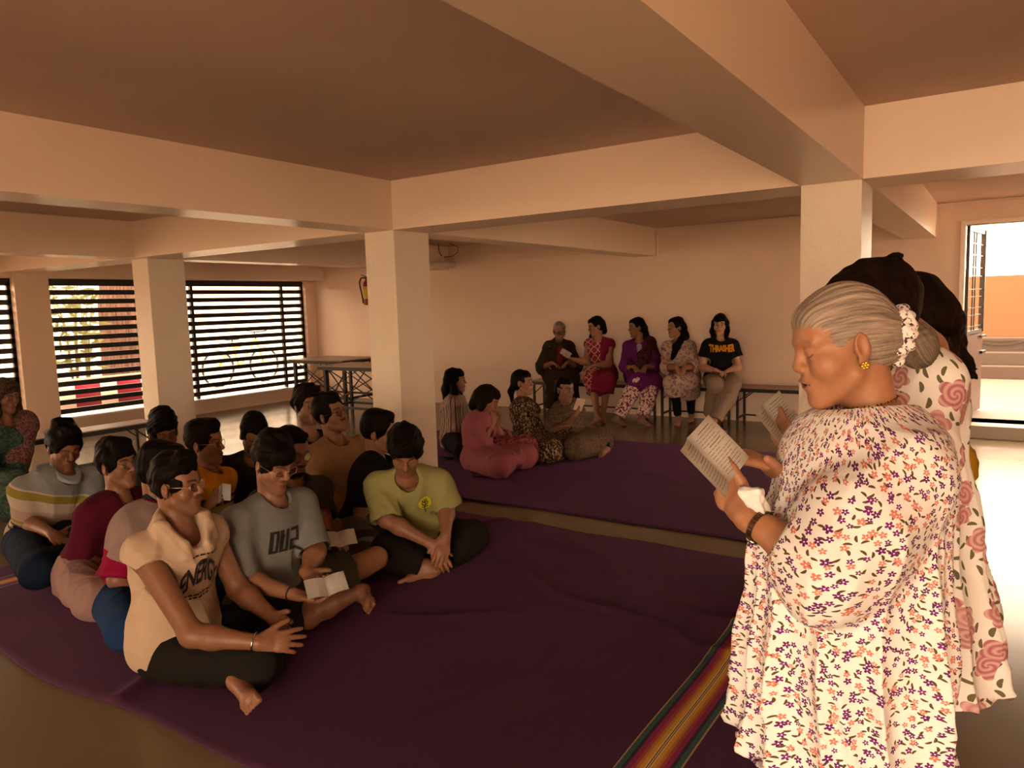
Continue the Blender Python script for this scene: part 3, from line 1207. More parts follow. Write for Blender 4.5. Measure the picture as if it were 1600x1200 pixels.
        g.tube([s.hl(-0.012, 0.104, 0.002) - s.B, s.hl(0, 0.107, 0.006) - s.B, s.hl(0.012, 0.104, 0.002) - s.B], thick, 6)
        o = g.build('glasses', frame, s.root)
        l.build('lens', lens_mat(), o)
        return o


def lens_mat():
    if 'lens' not in _cache:
        t = NT('spectacle lens')
        tr = t.n('BsdfTransparent'); gl = t.n('BsdfGlossy'); mx = t.n('MixShader')
        gl.inputs['Roughness'].default_value = 0.05
        fr = t.n('Fresnel'); fr.inputs['IOR'].default_value = 1.35
        t.l(fr, 0, mx, 0); t.l(tr, 0, mx, 1); t.l(gl, 0, mx, 2); t.l(mx, 0, t.out, 0)
        _cache['lens'] = t.m
    return _cache['lens']


M_GOLD = M_plain('thin gold wire', (0.55, 0.36, 0.14, 1), 0.3, 0.5, 0.9)
M_BLACKPL = M_plain('black plastic', (0.01, 0.009, 0.008, 1), 0.35)
M_STEEL = M_plain('steel', (0.55, 0.52, 0.48, 1), 0.25, 0.5, 1.0)


def pages(name, label, c, right, up, w, hgt, cat='booklet', fold=0.5, lines=14, group=None, page=(0.86, 0.83, 0.76, 1), ruled=True):
    """open booklet around c; right/up span the open spread, two pages with a crease between them"""
    right, up = unit(right), unit(up)
    up = unit(up - right * np.dot(up, right))
    n = np.cross(right, up)
    org = V(*c)
    root = empty(name, org, label, cat, group)
    rs = np.random.RandomState(int(abs(c[0] * 1000)) % 9999)
    for sd in (-1, 1):
        b = MB(); tx = MB()
        th = fold * 0.5
        dx = right * sd * math.cos(th) + n * math.sin(th)
        nn = unit(np.cross(dx, up)) * sd
        N = 7
        prev = None
        grid = []
        for i in range(N + 1):
            f = i / N
            off = nn * 0.010 * math.sin(f * math.pi) * w * 6
            grid.append([dx * w * f + off + up * (t - 0.5) * hgt for t in (0, 0.5, 1)])
        vt = [[b.bm.verts.new(p) for p in g] for g in grid]
        for i in range(N):
            for j in range(2):
                f = b.bm.faces.new((vt[i][j], vt[i + 1][j], vt[i + 1][j + 1], vt[i][j + 1])); f.smooth = True
        r = bmesh.ops.solidify(b.bm, geom=list(b.bm.faces), thickness=0.0016)
        pg = b.build('page', M_plain('booklet paper', page, 0.75), root)
        if not lines: continue
        def pt(f, t, e=0.0016):
            return dx * w * f + nn * (0.010 * math.sin(f * math.pi) * w * 6 + e) + up * (t - 0.5) * hgt
        for k in range(lines):
            t = 0.90 - 0.80 * k / (lines - 1)
            if k in (0, 5): 
                segs = [(0.25, 0.75)]; hh = 0.011
            else:
                segs = []; x = 0.10; hh = 0.0075
                while x < 0.86:
                    l = rs.uniform(0.08, 0.20)
                    segs.append((x, min(x + l, 0.9))); x += l + 0.025
                if rs.rand() < 0.3: segs = segs[:-2]
            for a, e in segs:
                m = max(1, int((e - a) / 0.12))
                for q in range(m):
                    a1, e1 = a + (e - a) * q / m, a + (e - a) * (q + 1) / m
                    if sd < 0: a1, e1 = 1 - a1, 1 - e1
                    for side in (1, -1):
                        ee = 0.0018 if side > 0 else -0.0034
                        if side < 0: continue
                        tx.poly([pt(a1, t, ee), pt(e1, t, ee), pt(e1, t + hh, ee), pt(a1, t + hh, ee)])
        tx.build('printed_text', M_plain('printing ink', (0.035, 0.025, 0.02, 1), 0.8), pg)
    return root


def kurta(p, mat, sl=1.4, loose=.02, loose2=.02, hem=1.0, width=.03, name='kurta', seed=1, amp=.006, neck=.066, v=0.0, h=None, spread=0.0, lap=True, drop=0.0, hole=True, legs=(0, 1)):
    """tunic: bodice, sleeves and a skirt that lies over the thighs; hem: 1 = knee, 2 = ankle"""
    pr = p.torso(loose)
    subs = []
    for i in (0, 1):
        a, b = p.sleeve(i, sl, loose, loose2)
        pr += a; subs.append(b)
    sc = p.sc
    for i in legs:
        hp, K, A = p.hip[i], p.K[i], p.A[i]
        if hem <= 1:
            q = hp + (K - hp) * hem; n = unit(K - hp)
            pr.append(cap(hp, q + n * .05, (.095 + width) * sc, (.075 + width) * sc, .07, clip=[(q, n)]))
        else:
            pr.append(cap(hp, K, (.095 + width) * sc, (.068 + width) * sc, .07))
            t = hem - 1; q = K + (A - K) * t; n = unit(A - K)
            pr.append(cap(K, q + n * .05, (.066 + width) * sc, (.072 + width + spread) * sc, .07, clip=[(q, n)]))
    if lap and p.seat is None and p.kw.get('pose', 'cross') == 'cross':
        pr.append(cap(p.K[0], p.K[1], .055 * sc, .055 * sc, .10))
        pr.append(cap(p.P + (p.K[0] - p.P) * .6, p.P + (p.K[1] - p.P) * .6, .07 * sc, .07 * sc, .10))
    if lap:
        kc = (p.K[0] + p.K[1]) / 2; hc = p.P
        t = min(hem, 1.0)
        pr.append(cap(hc, hc + (kc - hc) * t * .8, .11 * sc, .07 * sc, .08))
        if hem > 1:
            t = hem - 1
            ac = (p.A[0] + p.A[1]) / 2; q = kc + (ac - kc) * t
            pr.append(cap(kc, q, .05 * sc, .06 * sc, .08, clip=[(q, unit(ac - kc))]))
    pr += subs
    if hole: pr += p.neckhole(neck, drop, v)
    pr.append(half(V(0, 0, p.B[2] + .004), -UP, .0))
    return p.garment(name, pr, mat, amp, 24, seed, h=h, axis=p.sp)


def print_mat(name, ground, flowers, cell=.03, fill=.6, leaf=None, leafcell=.02, coord='bc', size=.42, petals=5, rough=.85, bump=.25, ring=None, leaffill=.5, petd=.62):
    """printed cotton: scattered petalled flowers and small leaves on a plain ground; flat coordinates from `coord`"""
    t = NT(name)
    c = t.attr(coord)
    if coord == 'bc':
        x, y, z = t.sep(c)
        c = t.comb(t.math('ADD', x, t.math('MULTIPLY', y, .8)), t.math('ADD', z, t.math('MULTIPLY', y, .35)), 0.0)

    def layer(scale, seed):
        m = t.mapping(c, (1 / scale, 1 / scale, 1), (0, 0, .3 * seed), (seed * 3.7, seed * 1.3, 0))
        vo = t.n('TexVoronoi', voronoi_dimensions='2D'); t.setin(vo, 'Vector', m); vo.inputs['Scale'].default_value = 1.0; vo.inputs['Randomness'].default_value = .85
        sb = t.n('VectorMath', operation='SUBTRACT'); t.setin(sb, 0, m); t.setin(sb, 1, (vo, 2))
        rx, ry, _ = t.sep((sb, 0))
        cr, cg, cb = t.sep((vo, 1))
        return rx, ry, cr, cg, cb
    col = ground
    if leaf:
        rx, ry, cr, cg, cb = layer(leafcell, 2)
        a = t.math('MULTIPLY', cr, 6.28)
        ca, sa = t.math('COSINE', a), t.math('SINE', a)
        u = t.math('ADD', t.math('MULTIPLY', rx, ca), t.math('MULTIPLY', ry, sa))
        w = t.math('SUBTRACT', t.math('MULTIPLY', ry, ca), t.math('MULTIPLY', rx, sa))
        w = t.math('ADD', w, t.math('MULTIPLY', t.math('MULTIPLY', u, u), .5))
        d = t.math('ADD', t.math('POWER', t.math('DIVIDE', u, .42), 2.0), t.math('POWER', t.math('DIVIDE', w, .15), 2.0))
        mk = t.math('MULTIPLY', t.math('LESS_THAN', d, 1.0), t.math('LESS_THAN', cg, leaffill))
        col = t.mix(mk, col, leaf)
    rx, ry, cr, cg, cb = layer(cell, 1)
    an = t.math('ADD', t.math('ARCTAN2', ry, rx), t.math('MULTIPLY', cb, 6.28))
    r = t.math('SQRT', t.math('ADD', t.math('MULTIPLY', rx, rx), t.math('MULTIPLY', ry, ry)))
    pet = t.math('ABSOLUTE', t.math('COSINE', t.math('MULTIPLY', an, petals / 2)))
    R = t.math('MULTIPLY', t.math('MULTIPLY_ADD', pet, petd, 1 - petd), t.math('MULTIPLY_ADD', cr, size * .45, size * .62))
    mk = t.math('MULTIPLY', t.math('LESS_THAN', r, R), t.math('LESS_THAN', cg, fill))
    n = len(flowers)
    fc = t.ramp(cb, [(i / n, f) for i, f in enumerate(flowers)], 'CONSTANT')
    if ring:
        q = t.math('SINE', t.math('ADD', t.math('MULTIPLY', r, 34), t.math('MULTIPLY', an, 2.0)))
        fc = t.mix(t.math('MULTIPLY_ADD', q, .45, .45), fc, ring)
    else:
        fc = t.mix(t.math('LESS_THAN', r, .07), fc, ground)
    col = t.mix(mk, col, fc)
    nz = t.noise(t.objc(), 16, 4)
    t.base(col, rough, .2)
    t.bump(nz, bump, .012)
    return t.m


def blotch_mat(name, a, b, scale=60, lo=.45, hi=.55, stretch=(1, 1, 1), third=None):
    t = NT(name)
    o = t.mapping(t.objc(), stretch)
    nz = t.noise(o, scale, 3)
    c = t.ramp(nz, [(lo, a), (hi, b)])
    if third: c = t.mix(t.math('GREATER_THAN', t.noise(o, scale * .7, 2), .58), c, third)
    t.base(c, .9, .15)
    t.bump(t.noise(t.objc(), 22, 4), .3, .012)
    return t.m
# ------------------------------------------------------------------ the building
ZB, ZC = 2.042, 2.385
XW, YW = 8.95, 9.95
ROWS = [(0.585, 0.88), (3.66, 3.955), (6.985, 7.27)]
XB = (4.055, 4.46)


def paint_mat(name, c, bump=0.25, scale=70, rough=0.55, var=0.88, spec=0.3):
    t = NT(name)
    o = t.objc()
    n1 = t.noise(o, 1.3, 5, 0.6)
    t.base(t.mix(n1, tuple(x * var for x in c[:3]) + (1,), c), rough, spec)
    n2 = t.noise(o, scale, 3, 0.6)
    n3 = t.noise(o, 2.2, 3)
    t.bump(t.math('ADD', n2, t.math('MULTIPLY', n3, 1.5)), bump, 0.006)
    return t.m


M_WALL = paint_mat('cream wall paint', (0.80, 0.59, 0.44, 1), 0.12)
M_BEAM = paint_mat('glossy cream beam paint', (0.80, 0.63, 0.48, 1), 0.08, 30, 0.27)
M_COLUMN = paint_mat('rough plaster column paint', (0.76, 0.64, 0.50, 1), 1.0, 42, 0.42)
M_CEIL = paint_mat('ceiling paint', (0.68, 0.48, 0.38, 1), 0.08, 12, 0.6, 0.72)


def floor_mat():
    t = NT('polished stone floor')
    o = t.mapping(t.objc(), loc=(3.1, 7.3, 0.43))
    n1 = t.noise(o, 0.9, 4, 0.6)
    n2 = t.noise(o, 5, 3, 0.5)
    c = t.mix(n1, (0.12, 0.092, 0.048, 1), (0.20, 0.15, 0.09, 1))
    t.base(c, t.math('MULTIPLY_ADD', n2, 0.10, 0.15), 0.16)
    t.bump(n2, 0.05, 0.006)
    return t.m


def struct(name, mb, mat, parent=None):
    o = mb.build(name, mat, parent)
    if parent is None: o['kind'] = 'structure'
    return o


struct('floor', MB().box((-4.2, -7, -0.2), (XW + 0.25, YW + 0.25, 0)), floor_mat())
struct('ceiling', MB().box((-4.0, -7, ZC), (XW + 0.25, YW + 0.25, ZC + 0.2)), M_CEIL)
# beams along x (one per row) and the cross beam
for i, (y0, y1) in enumerate(ROWS):
    m = MB()
    m.box((-4.0, y0, ZB), (XB[0] + 0.001, y1, ZC + 0.01))
    m.box((XB[1] - 0.001, y0, ZB), (XW, y1, ZC + 0.01))
    struct('beam', m, M_BEAM)
struct('beam', MB().box((XB[0], -7, ZB), (XB[1], YW, ZC + 0.01)), M_BEAM)
for (y0, y1), x0, x1 in ((ROWS[0], 4.055, 4.42), (ROWS[1], 4.06, 4.46), (ROWS[2], 4.18, 4.58)):
    struct('column', MB().box((x0 + .004, y0 + .004, 0), (x1 - .004, y1 - .004, ZB), 0.006), M_COLUMN)
# far wall with the doorway
DY0, DY1, DZ0, DZ1 = -0.95, 0.325, 0.13, 2.15
m = MB()
m.box((XW, DY1, 0), (XW + .22, YW + .25, ZC)); m.box((XW, -7, 0), (XW + .22, DY0, ZC)); m.box((XW, DY0, DZ1), (XW + .22, DY1, ZC)); m.box((XW, DY0, 0), (XW + .22, DY1, DZ0))
struct('wall_far', m, M_WALL)
m = MB()
m.box((XW - .02, DY1, DZ0), (XW + .1, DY1 + .045, DZ1 + .045), .004); m.box((XW - .02, DY0, DZ1), (XW + .1, DY1, DZ1 + .045), .004); m.box((XW - .02, DY0 - .045, DZ0), (XW + .1, DY0, DZ1 + .045), .004)
struct('trim_1', m, M_BEAM)
struct('trim_2', MB().box((8.72, DY0 - .2, 0), (XW + .3, DY1 - 0.02, DZ0), .006), paint_mat('stone threshold', (0.30, 0.22, 0.16, 1), 0.1, 30, 0.3))
# conduits where walls meet the ceiling
m = MB()
for pts in ([(8.93, -6, 2.372), (8.93, .575, 2.372), (8.93, .575, 2.05), (8.93, .80, 2.05)], [(8.93, .9, 2.372), (8.93, 3.645, 2.372), (8.93, 3.645, 2.03), (8.93, 3.80, 2.03)], [(8.93, 4.2, 2.14), (8.93, 5.9, 2.14)], [(8.93, 5.3, 2.23), (8.93, 6.94, 2.23), (8.93, 6.94, 2.02)]):
    for a, b in zip(pts, pts[1:]): m.bar(a, b, .018)
struct('trim_3', m, M_BEAM)

# window wall
SILL, LIN = 0.215, 1.985
m = MB()
m.box((-4.2, YW, 0), (XW, YW + .22, SILL - .02)); m.box((-4.2, YW, LIN), (XW, YW + .22, ZC))
PIL = [(4.23, 4.62), (6.16, 6.44), (1.0, 1.3), (8.74, 8.95)]
for a, b in PIL: m.box((a, YW - (.04 if a == 4.23 else 0), 0), (b, YW + .22, ZC))
struct('wall_left', m, M_WALL)
struct('trim_4', MB().box((6.0, YW - .25, LIN + .005), (XW, YW, LIN + .24), .004), M_BEAM)
struct('trim_5', MB().box((1.3, YW - .05, SILL - .022), (XW - .02, YW + .2, SILL), .006), paint_mat('pale window ledge', (0.8, 0.7, 0.58, 1), 0.1, 20, 0.4))
M_LOUVRE = M_plain('dark brown painted steel', (0.018, 0.012, 0.008, 1), 0.45)
for n, (x0, x1, mull) in enumerate(((1.3, 4.23, (2.8,)), (4.62, 6.16, ()), (6.44, 8.74, (6.66, 8.32)))):
    y = YW + .09
    fr = MB()
    for x in (x0 + .02, x1 - .02): fr.bar((x, y, SILL), (x, y, LIN), .04, .04)
    for z in (LIN - .025,): fr.bar((x0, y, z), (x1, y, z), .05, .05)
    for x in mull: fr.bar((x, y + .03, SILL), (x, y + .03, LIN), .045, .045)
    w = struct('window_%d' % (n + 1), fr, M_LOUVRE)
    sl = MB()
    for k in range(15):
        z = SILL + .075 + k * (LIN - SILL - .13) / 14.0
        sl.box((x0, y - .02, z - .033), (x1, y + .02, z + .033), .004)
    sl.build('louvre_slats', M_LOUVRE, w)

struct('shading_wall_back', MB().box((-4.2, 1.3, 0), (-4.0, YW, ZC)), M_WALL)  # unseen wall added behind the camera to keep daylight off the left side
struct('shading_wall_right', MB().box((-4.2, -2.9, 0), (7.0, -2.7, ZC)), M_WALL)  # unseen wall added to block side daylight, open only near the far wall
# open door: steel leaf swung outwards
d = struct('door_1', MB().box((XW + .10, DY1 - .035, DZ0 + .02), (XW + .95, DY1 - .005, 1.03), .004), M_plain('brown steel door', (0.055, 0.025, 0.016, 1), 0.4))
m = MB()
for x in (XW + .115, XW + .92): m.bar((x, DY1 - .02, 1.03), (x, DY1 - .02, DZ1 - .01), .05 if x > XW + .5 else .03, .03)
for z in (1.035, DZ1 - .03): m.bar((XW + .1, DY1 - .02, z), (XW + .945, DY1 - .02, z), .03, .05)
m.build('door_frame', M_LOUVRE, d)
m = MB()
for x in (.40, .52): m.bar((XW + x, DY1 - .02, 1.03), (XW + x, DY1 - .02, DZ1 - .03), .014)
for z in (1.10, 1.22, 1.30, 1.42, 1.50, 1.64, 1.73, 1.86, 1.98): m.bar((XW + .12, DY1 - .02, z), (XW + .92, DY1 - .02, z), .012)
m.build('grille', M_LOUVRE, d)
m = MB()
m.bar((XW + .72, DY1 - .055, .98), (XW + 1.0, DY1 - .055, .98), .02); m.bar((XW + .8, DY1 - .05, .80), (XW + .98, DY1 - .05, .80), .03)
m.build('bolt', M_plain('dark bolt', (.03, .02, .015, 1), .35, .5, .6), d)

hg = Matrix.Translation((XW + .1, DY1 - .02, 0))
d.matrix_world = hg @ Matrix.Rotation(math.radians(-8.5), 4, 'Z') @ hg.inverted()
# ------------------------------------------------------------------ outside
M_GROUND = paint_mat('sunlit paving', (0.20, 0.15, 0.115, 1), 0.3, 12, 0.7)
struct('ground', MB().box((-40, YW + .25, -.1), (40, 45, .12)), M_GROUND)
struct('ground', MB().box((XW + .2, -30, -.1), (14.0, YW + .25, .13)), paint_mat('stone landing', (0.075, 0.05, 0.036, 1), 0.3, 12, 0.6))
struct('ground', MB().box((-40, -40, -.4), (-4.2, YW + .25, -.05)), paint_mat('pale bounce ground', (0.58, 0.50, 0.42, 1), 0.3, 12, 0.8))  # unseen ground, made pale to bounce daylight up onto beams and ceiling
struct('ground', MB().box((-4.2, -40, -.4), (XW + .2, -7, -.05)), M_GROUND)
m = MB()
for k in range(3): m.box((13.5 + .3 * k, -6, .13 + .19 * k), (13.82 + .3 * k, 6, .32 + .19 * k), .01)
m.box((14.1, -6, .1), (20, 6, .72))
o = struct('trim_6', m, paint_mat('stair stone', (0.05, 0.034, 0.026, 1), 0.2, 20, 0.4))
struct('wall_outside', MB().box((14.7, -6, .7), (14.9, 6, 1.72)), paint_mat('orange compound wall', (0.125, 0.055, 0.022, 1), 0.3, 15, 0.8))
struct('wall_compound', MB().box((-30, 17.5, .1), (40, 17.7, 2.6)), paint_mat('pale compound wall', (0.62, 0.55, 0.45, 1), 0.3, 10, 0.8))
# ------------------------------------------------------------------ carpets
def carpet_mat(stripes):
    t = NT('purple woven carpet' + ('' if stripes else ' plain'))
    o = t.objc()
    x, y, z = t.sep(o)
    n1 = t.noise(o, 1.6, 4)
    wv = t.noise(t.mapping(o, (400, 60, 60)), 1.0, 2)
    pur = t.mix(n1, (0.030, 0.0105, 0.024, 1), (0.050, 0.0168, 0.041, 1))
    col = pur
    if stripes:
        tan = (0.33, 0.22, 0.10, 1); grn = (0.012, 0.09, 0.055, 1); nav = (0.018, 0.018, 0.03, 1); mag = (0.20, 0.016, 0.06, 1); red = (0.28, 0.05, 0.03, 1)
        yel = (0.50, 0.27, 0.02, 1); och = (0.36, 0.16, 0.02, 1); pal = (0.6, 0.47, 0.2, 1); brn = (0.10, 0.075, 0.03, 1)
        seq = [(0, tan), (.03, grn), (.12, nav), (.18, mag), (.27, red), (.33, och), (.38, yel), (.45, pal), (.47, brn), (.49, pal), (.505, brn), (.53, pal), (.55, yel), (.62, och), (.67, red), (.73, mag), (.82, nav), (.88, grn), (.97, tan)]
        for y0 in stripes:
            f = t.math('DIVIDE', t.math('SUBTRACT', y, y0), 0.19)
            rp = t.n('ValToRGB'); t.setin(rp, 0, f)
            cr = rp.color_ramp; cr.interpolation = 'CONSTANT'
            while len(cr.elements) < len(seq): cr.elements.new(.5)
            for e, (p, c) in zip(cr.elements, seq): e.position = p; e.color = c
            ins = t.math('MULTIPLY', t.math('GREATER_THAN', f, 0.0), t.math('LESS_THAN', f, 1.0))
            col = t.mix(ins, col, (rp, 0))
    t.base(col, 0.95, 0.1)
    t.b.inputs['Sheen Weight'].default_value = 0.25
    t.b.inputs['Sheen Tint'].default_value = (0.35, 0.12, 0.3, 1)
    t.bump(t.math('ADD', wv, t.math('MULTIPLY', t.noise(o, 9, 4), 1.4)), 0.35, 0.006)
    return t.m


def carpet(label, x0, x1, y0, y1, stripes, seed, amp, edge):
    rs = np.random.RandomState(seed)
    n, m = int((x1 - x0) / .025), int((y1 - y0) / .025)
    gx, gy = np.meshgrid(np.linspace(0, 1, n), np.linspace(0, 1, m), indexing='ij')
    X = x0 + gx * (x1 - x0); Y = y0 + gy * (y1 - y0)
    X = X + edge * (1 - gx) * (np.sin(Y * 2.1 + seed) * .5 + np.sin(Y * 5.3) * .25) + edge * gx * (np.sin(Y * 3.1) * .25 + np.sin(Y * 8) * .12)
    Y = Y + .01 * np.sin(X * 9)
    Z = np.full_like(X, .012)
    for k in range(26):
        cx, cy = rs.uniform(x0, x1), rs.uniform(y0, y1)
        a = rs.uniform(0, math.pi); L = rs.uniform(.2, .7); w = rs.uniform(.018, .045)
        dx, dy = X - cx, Y - cy
        u = dx * math.cos(a) + dy * math.sin(a); v = -dx * math.sin(a) + dy * math.cos(a) + .05 * np.sin(u * 7 + k)
        Z += amp * rs.uniform(.4, 1) * np.exp(-(v / w) ** 2 - (u / L) ** 2)
    Z += amp * .25 * (np.sin(X * 5 + np.sin(Y * 3)) * np.sin(Y * 4.2 + 1) + 1)
    top = np.stack([X, Y, Z], -1).reshape(-1, 3)
    i = np.arange((n - 1) * (m - 1)); r, c = i // (m - 1), i % (m - 1)
    q = np.stack([r * m + c, (r + 1) * m + c, (r + 1) * m + c + 1, r * m + c + 1], 1)
    bot = top.copy(); bot[:, 2] = .003
    ring = [k for k in range(m)] + [k * m + m - 1 for k in range(1, n)] + [(n - 1) * m + k for k in range(m - 2, -1, -1)] + [k * m for k in range(n - 2, 0, -1)]
    ring = np.array(ring); nx = np.roll(ring, -1)
    N = n * m
    side = np.stack([ring, nx, nx + N, ring + N], 1)
    me = np_mesh('carpet', np.concatenate([top, bot]), np.concatenate([q, q[:, ::-1] + N, side]))
    o = link_mesh('carpet', me, carpet_mat(stripes))
    return set_props(o, label, 'carpet')


carpet('purple woven carpet with striped green, red and yellow bands, in front under the young men', 1.39, 4.10, 0.30, 4.97, (0.785, 4.55), 4, .024, .06)
carpet('plain purple carpet behind the bare floor strip, under the praying women', 4.44, 7.13, 0.25, 5.6, (), 9, .006, .03)

# ------------------------------------------------------------------ benches and tables
M_TOP = M_plain('brown laminate', (0.30, 0.18, 0.11, 1), 0.35)
M_EDGE = M_plain('dark brown metal edge', (0.02, 0.014, 0.01, 1), 0.45)


def bench(label, x0, x1, y0, y1, z, along, group=None):
    """folding bench; along = 'x' or 'y' is its long axis"""
    org = V((x0 + x1) / 2, (y0 + y1) / 2, 0)
    r = empty('bench', org, label, 'bench', group)
    lo, hi = V(x0, y0, z - .028) - org, V(x1, y1, z) - org
    MB().box(lo, hi, .005).build('seat', M_TOP, r)
    m = MB()
    L, W = (x1 - x0, y1 - y0) if along == 'x' else (y1 - y0, x1 - x0)
    def P(a, b, c): return (a, b, c) if along == 'x' else (b, a, c)
    for s in (-1, 1): m.bar(P(-L / 2, s * (W / 2 - .008), z - .03), P(L / 2, s * (W / 2 - .008), z - .03), .02, .04)
    for s in (-1, 1): m.bar(P(s * (L / 2 - .008), -W / 2, z - .03), P(s * (L / 2 - .008), W / 2, z - .03), .02, .04)
    m.build('edge_frame', M_EDGE, r)
    for s in (-1, 1):
        g = MB()
        e = s * (L / 2 - .07)
        for t in (-1, 1):
            g.bar(P(e, t * (W / 2 - .04), 0), P(e, t * (W / 2 - .04), z - .03), .026)
        g.bar(P(e, -W / 2 + .04, .10), P(e, W / 2 - .04, .10), .02); g.bar(P(e, -W / 2 + .04, z - .05), P(e, W / 2 - .04, z - .05), .02)
        g.build('leg_frame', M_EDGE, r)
        for t in (-1, 1): MB().bar(P(e, t * (W / 2 - .055), z - .17), P(e - s * .16, t * (W / 2 - .055), z - .04), .012).build('folding_brace', M_EDGE, r)
    MB().bar(P(-L / 2 + .07, W / 2 - .04, .10), P(L / 2 - .07, W / 2 - .04, .10), .018).build('stretcher', M_EDGE, r)
    return r


ya, yb = at_x(825, 592, 8.5)[1], at_x(1016, 598, 8.5)[1]
bench('brown folding bench at the far wall, seating the elderly woman and woman in magenta', 8.50, 8.84, yb, ya, .45, 'y', 'benches at the far wall')
yc, yd = at_x(1024, 598, 8.5)[1], at_x(1136, 600, 8.5)[1]
bench('brown folding bench at the far wall under the woman in black printed t-shirt', 8.50, 8.84, yd, yc, .45, 'y', 'benches at the far wall')
ye = at_x(1142, 603, 8.5)[1]
bench('empty end of folding bench between the black t-shirt woman and right column', 8.48, 8.84, 1.15, ye, .46, 'y', 'benches at the far wall')
bench('long low bench standing behind the young men, in front of the windows', 2.5, 4.12, 6.93, 7.24, .45, 'x')


def folding_table(label, x0, x1, y0, y1, z):
    org = V((x0 + x1) / 2, (y0 + y1) / 2, 0)
    r = empty('folding_table', org, label, 'table', 'folding tables by the extinguisher')
    a, b = V(x0, y0, 0) - org, V(x1, y1, 0) - org
    MB().box((a[0], a[1], z - .02), (b[0], b[1], z), .004).build('tabletop', M_TOP, r)
    m = MB()
    for (p, q) in (((a[0], a[1]), (b[0], a[1])), ((b[0], a[1]), (b[0], b[1])), ((b[0], b[1]), (a[0], b[1])), ((a[0], b[1]), (a[0], a[1]))):
        m.bar((*p, z - .035), (*q, z - .035), .03, .045)
    m.build('apron', M_EDGE, r)
    for sx in (a[0] + .08, b[0] - .08):
        for sy in (a[1] + .06, b[1] - .06):
            MB().bar((sx, sy, 0), (sx, sy, z - .04), .045 if sx < 0 else .035).build('leg', M_EDGE, r)
    g = MB()
    for sx in (a[0] + .08, b[0] - .08):
        g.bar((sx, a[1] + .06, .18), (sx, b[1] - .06, .18), .03)
    for sy in (a[1] + .06, b[1] - .06): g.bar((a[0] + .08, sy, .18), (b[0] - .08, sy, .18), .03)
    g.build('lower_rail', M_EDGE, r)
    for sy in (a[1] + .06, b[1] - .06):
        for p_, q_ in (((a[0] + .12, sy, z - .05), (b[0] - .1, sy, .2)), ((b[0] - .12, sy, z - .05), (a[0] + .1, sy, .2))): MB().bar(p_, q_, .012).build('cross_brace', M_EDGE, r)
    for sx in (a[0] + .08, b[0] - .08):
        for p_, q_ in (((sx, a[1] + .1, z - .05), (sx, b[1] - .08, .2)), ((sx, b[1] - .1, z - .05), (sx, a[1] + .08, .2))): MB().bar(p_, q_, .012).build('cross_brace', M_EDGE, r)


folding_table('brown folding table reaching in front of the window, farther of the two', 7.62, 8.42, 7.97, 9.15, .752)
folding_table('brown folding table with crossed wire braces beside the middle column', 6.9, 7.52, 6.45, 7.70, .745)

# ------------------------------------------------------------------ fire extinguisher
E0 = V(8.87, 8.63, 1.55)
r = empty('fire_extinguisher', E0, 'red fire extinguisher with yellow label hung on the far wall beside the column', 'fire extinguisher')
MB().lathe([(0, 0), (.055, 0), (.06, .012), (.06, .33), (.05, .37), (.022, .40), (.022, .425), (0, .425)], seg=24).build('cylinder', M_plain('red enamel', (0.24, 0.018, 0.022, 1), 0.3, 0.5), r)
m = MB()
for zz in range(1):
    rings = []
    for k in range(13):
        t = math.radians(110 + 140 * k / 12)
        rings.append((math.cos(t) * .0612, math.sin(t) * .0612))
    for (xa, ya_), (xb, yb_) in zip(rings, rings[1:]):
        m.poly([(xa, ya_, .10), (xb, yb_, .10), (xb, yb_, .30), (xa, ya_, .30)])
lb = m.build('label', M_plain('yellow label', (0.62, 0.44, 0.04, 1), 0.5), r)
lb['label'] = 'yellow instruction label'
m = MB()
for k, zz in enumerate((.27,)):
    for j in range(5):
        t = math.radians(150 + 11 * j); t2 = t + math.radians(7)
        m.poly([(math.cos(t) * .062, math.sin(t) * .062, zz), (math.cos(t2) * .062, math.sin(t2) * .062, zz), (math.cos(t2) * .062, math.sin(t2) * .062, zz + .008), (math.cos(t) * .062, math.sin(t) * .062, zz + .008)])
m.build('label_print', M_plain('label print', (0.05, 0.03, 0.02, 1), 0.6), lb)
m = MB(); m.lathe([(.03, .42), (.034, .43), (.034, .455), (0, .455)]); m.bar((0, 0, .46), (-.06, .06, .49), .022, .012); m.bar((0, 0, .45), (-.05, .08, .445), .02, .01)
m.build('valve', M_plain('valve metal', (0.12, .08, .06, 1), .35, .5, .6), r)
pts = [V(0, .03, .44)]
for k in range(13):
    t = k / 12
    pts.append(V(-.02, .05 + .10 * math.sin(min(t * 1.6, 1.0) * math.pi * .5) - (.07 * max(0, t - .45) / .55), .44 + .05 * math.sin(t * math.pi * .9) * (1 - t) - .36 * t ** 1.6))
m = MB(); m.tube(pts, .011, 8); m.tube([pts[-1], pts[-1] + V(0, -.012, -.05)], [.014, .018], 8)
m.build('hose', M_BLACKPL, r)
MB().bar((.05, 0, .30), (.09, 0, .30), .05, .03).build('bracket', M_BLACKPL, r)

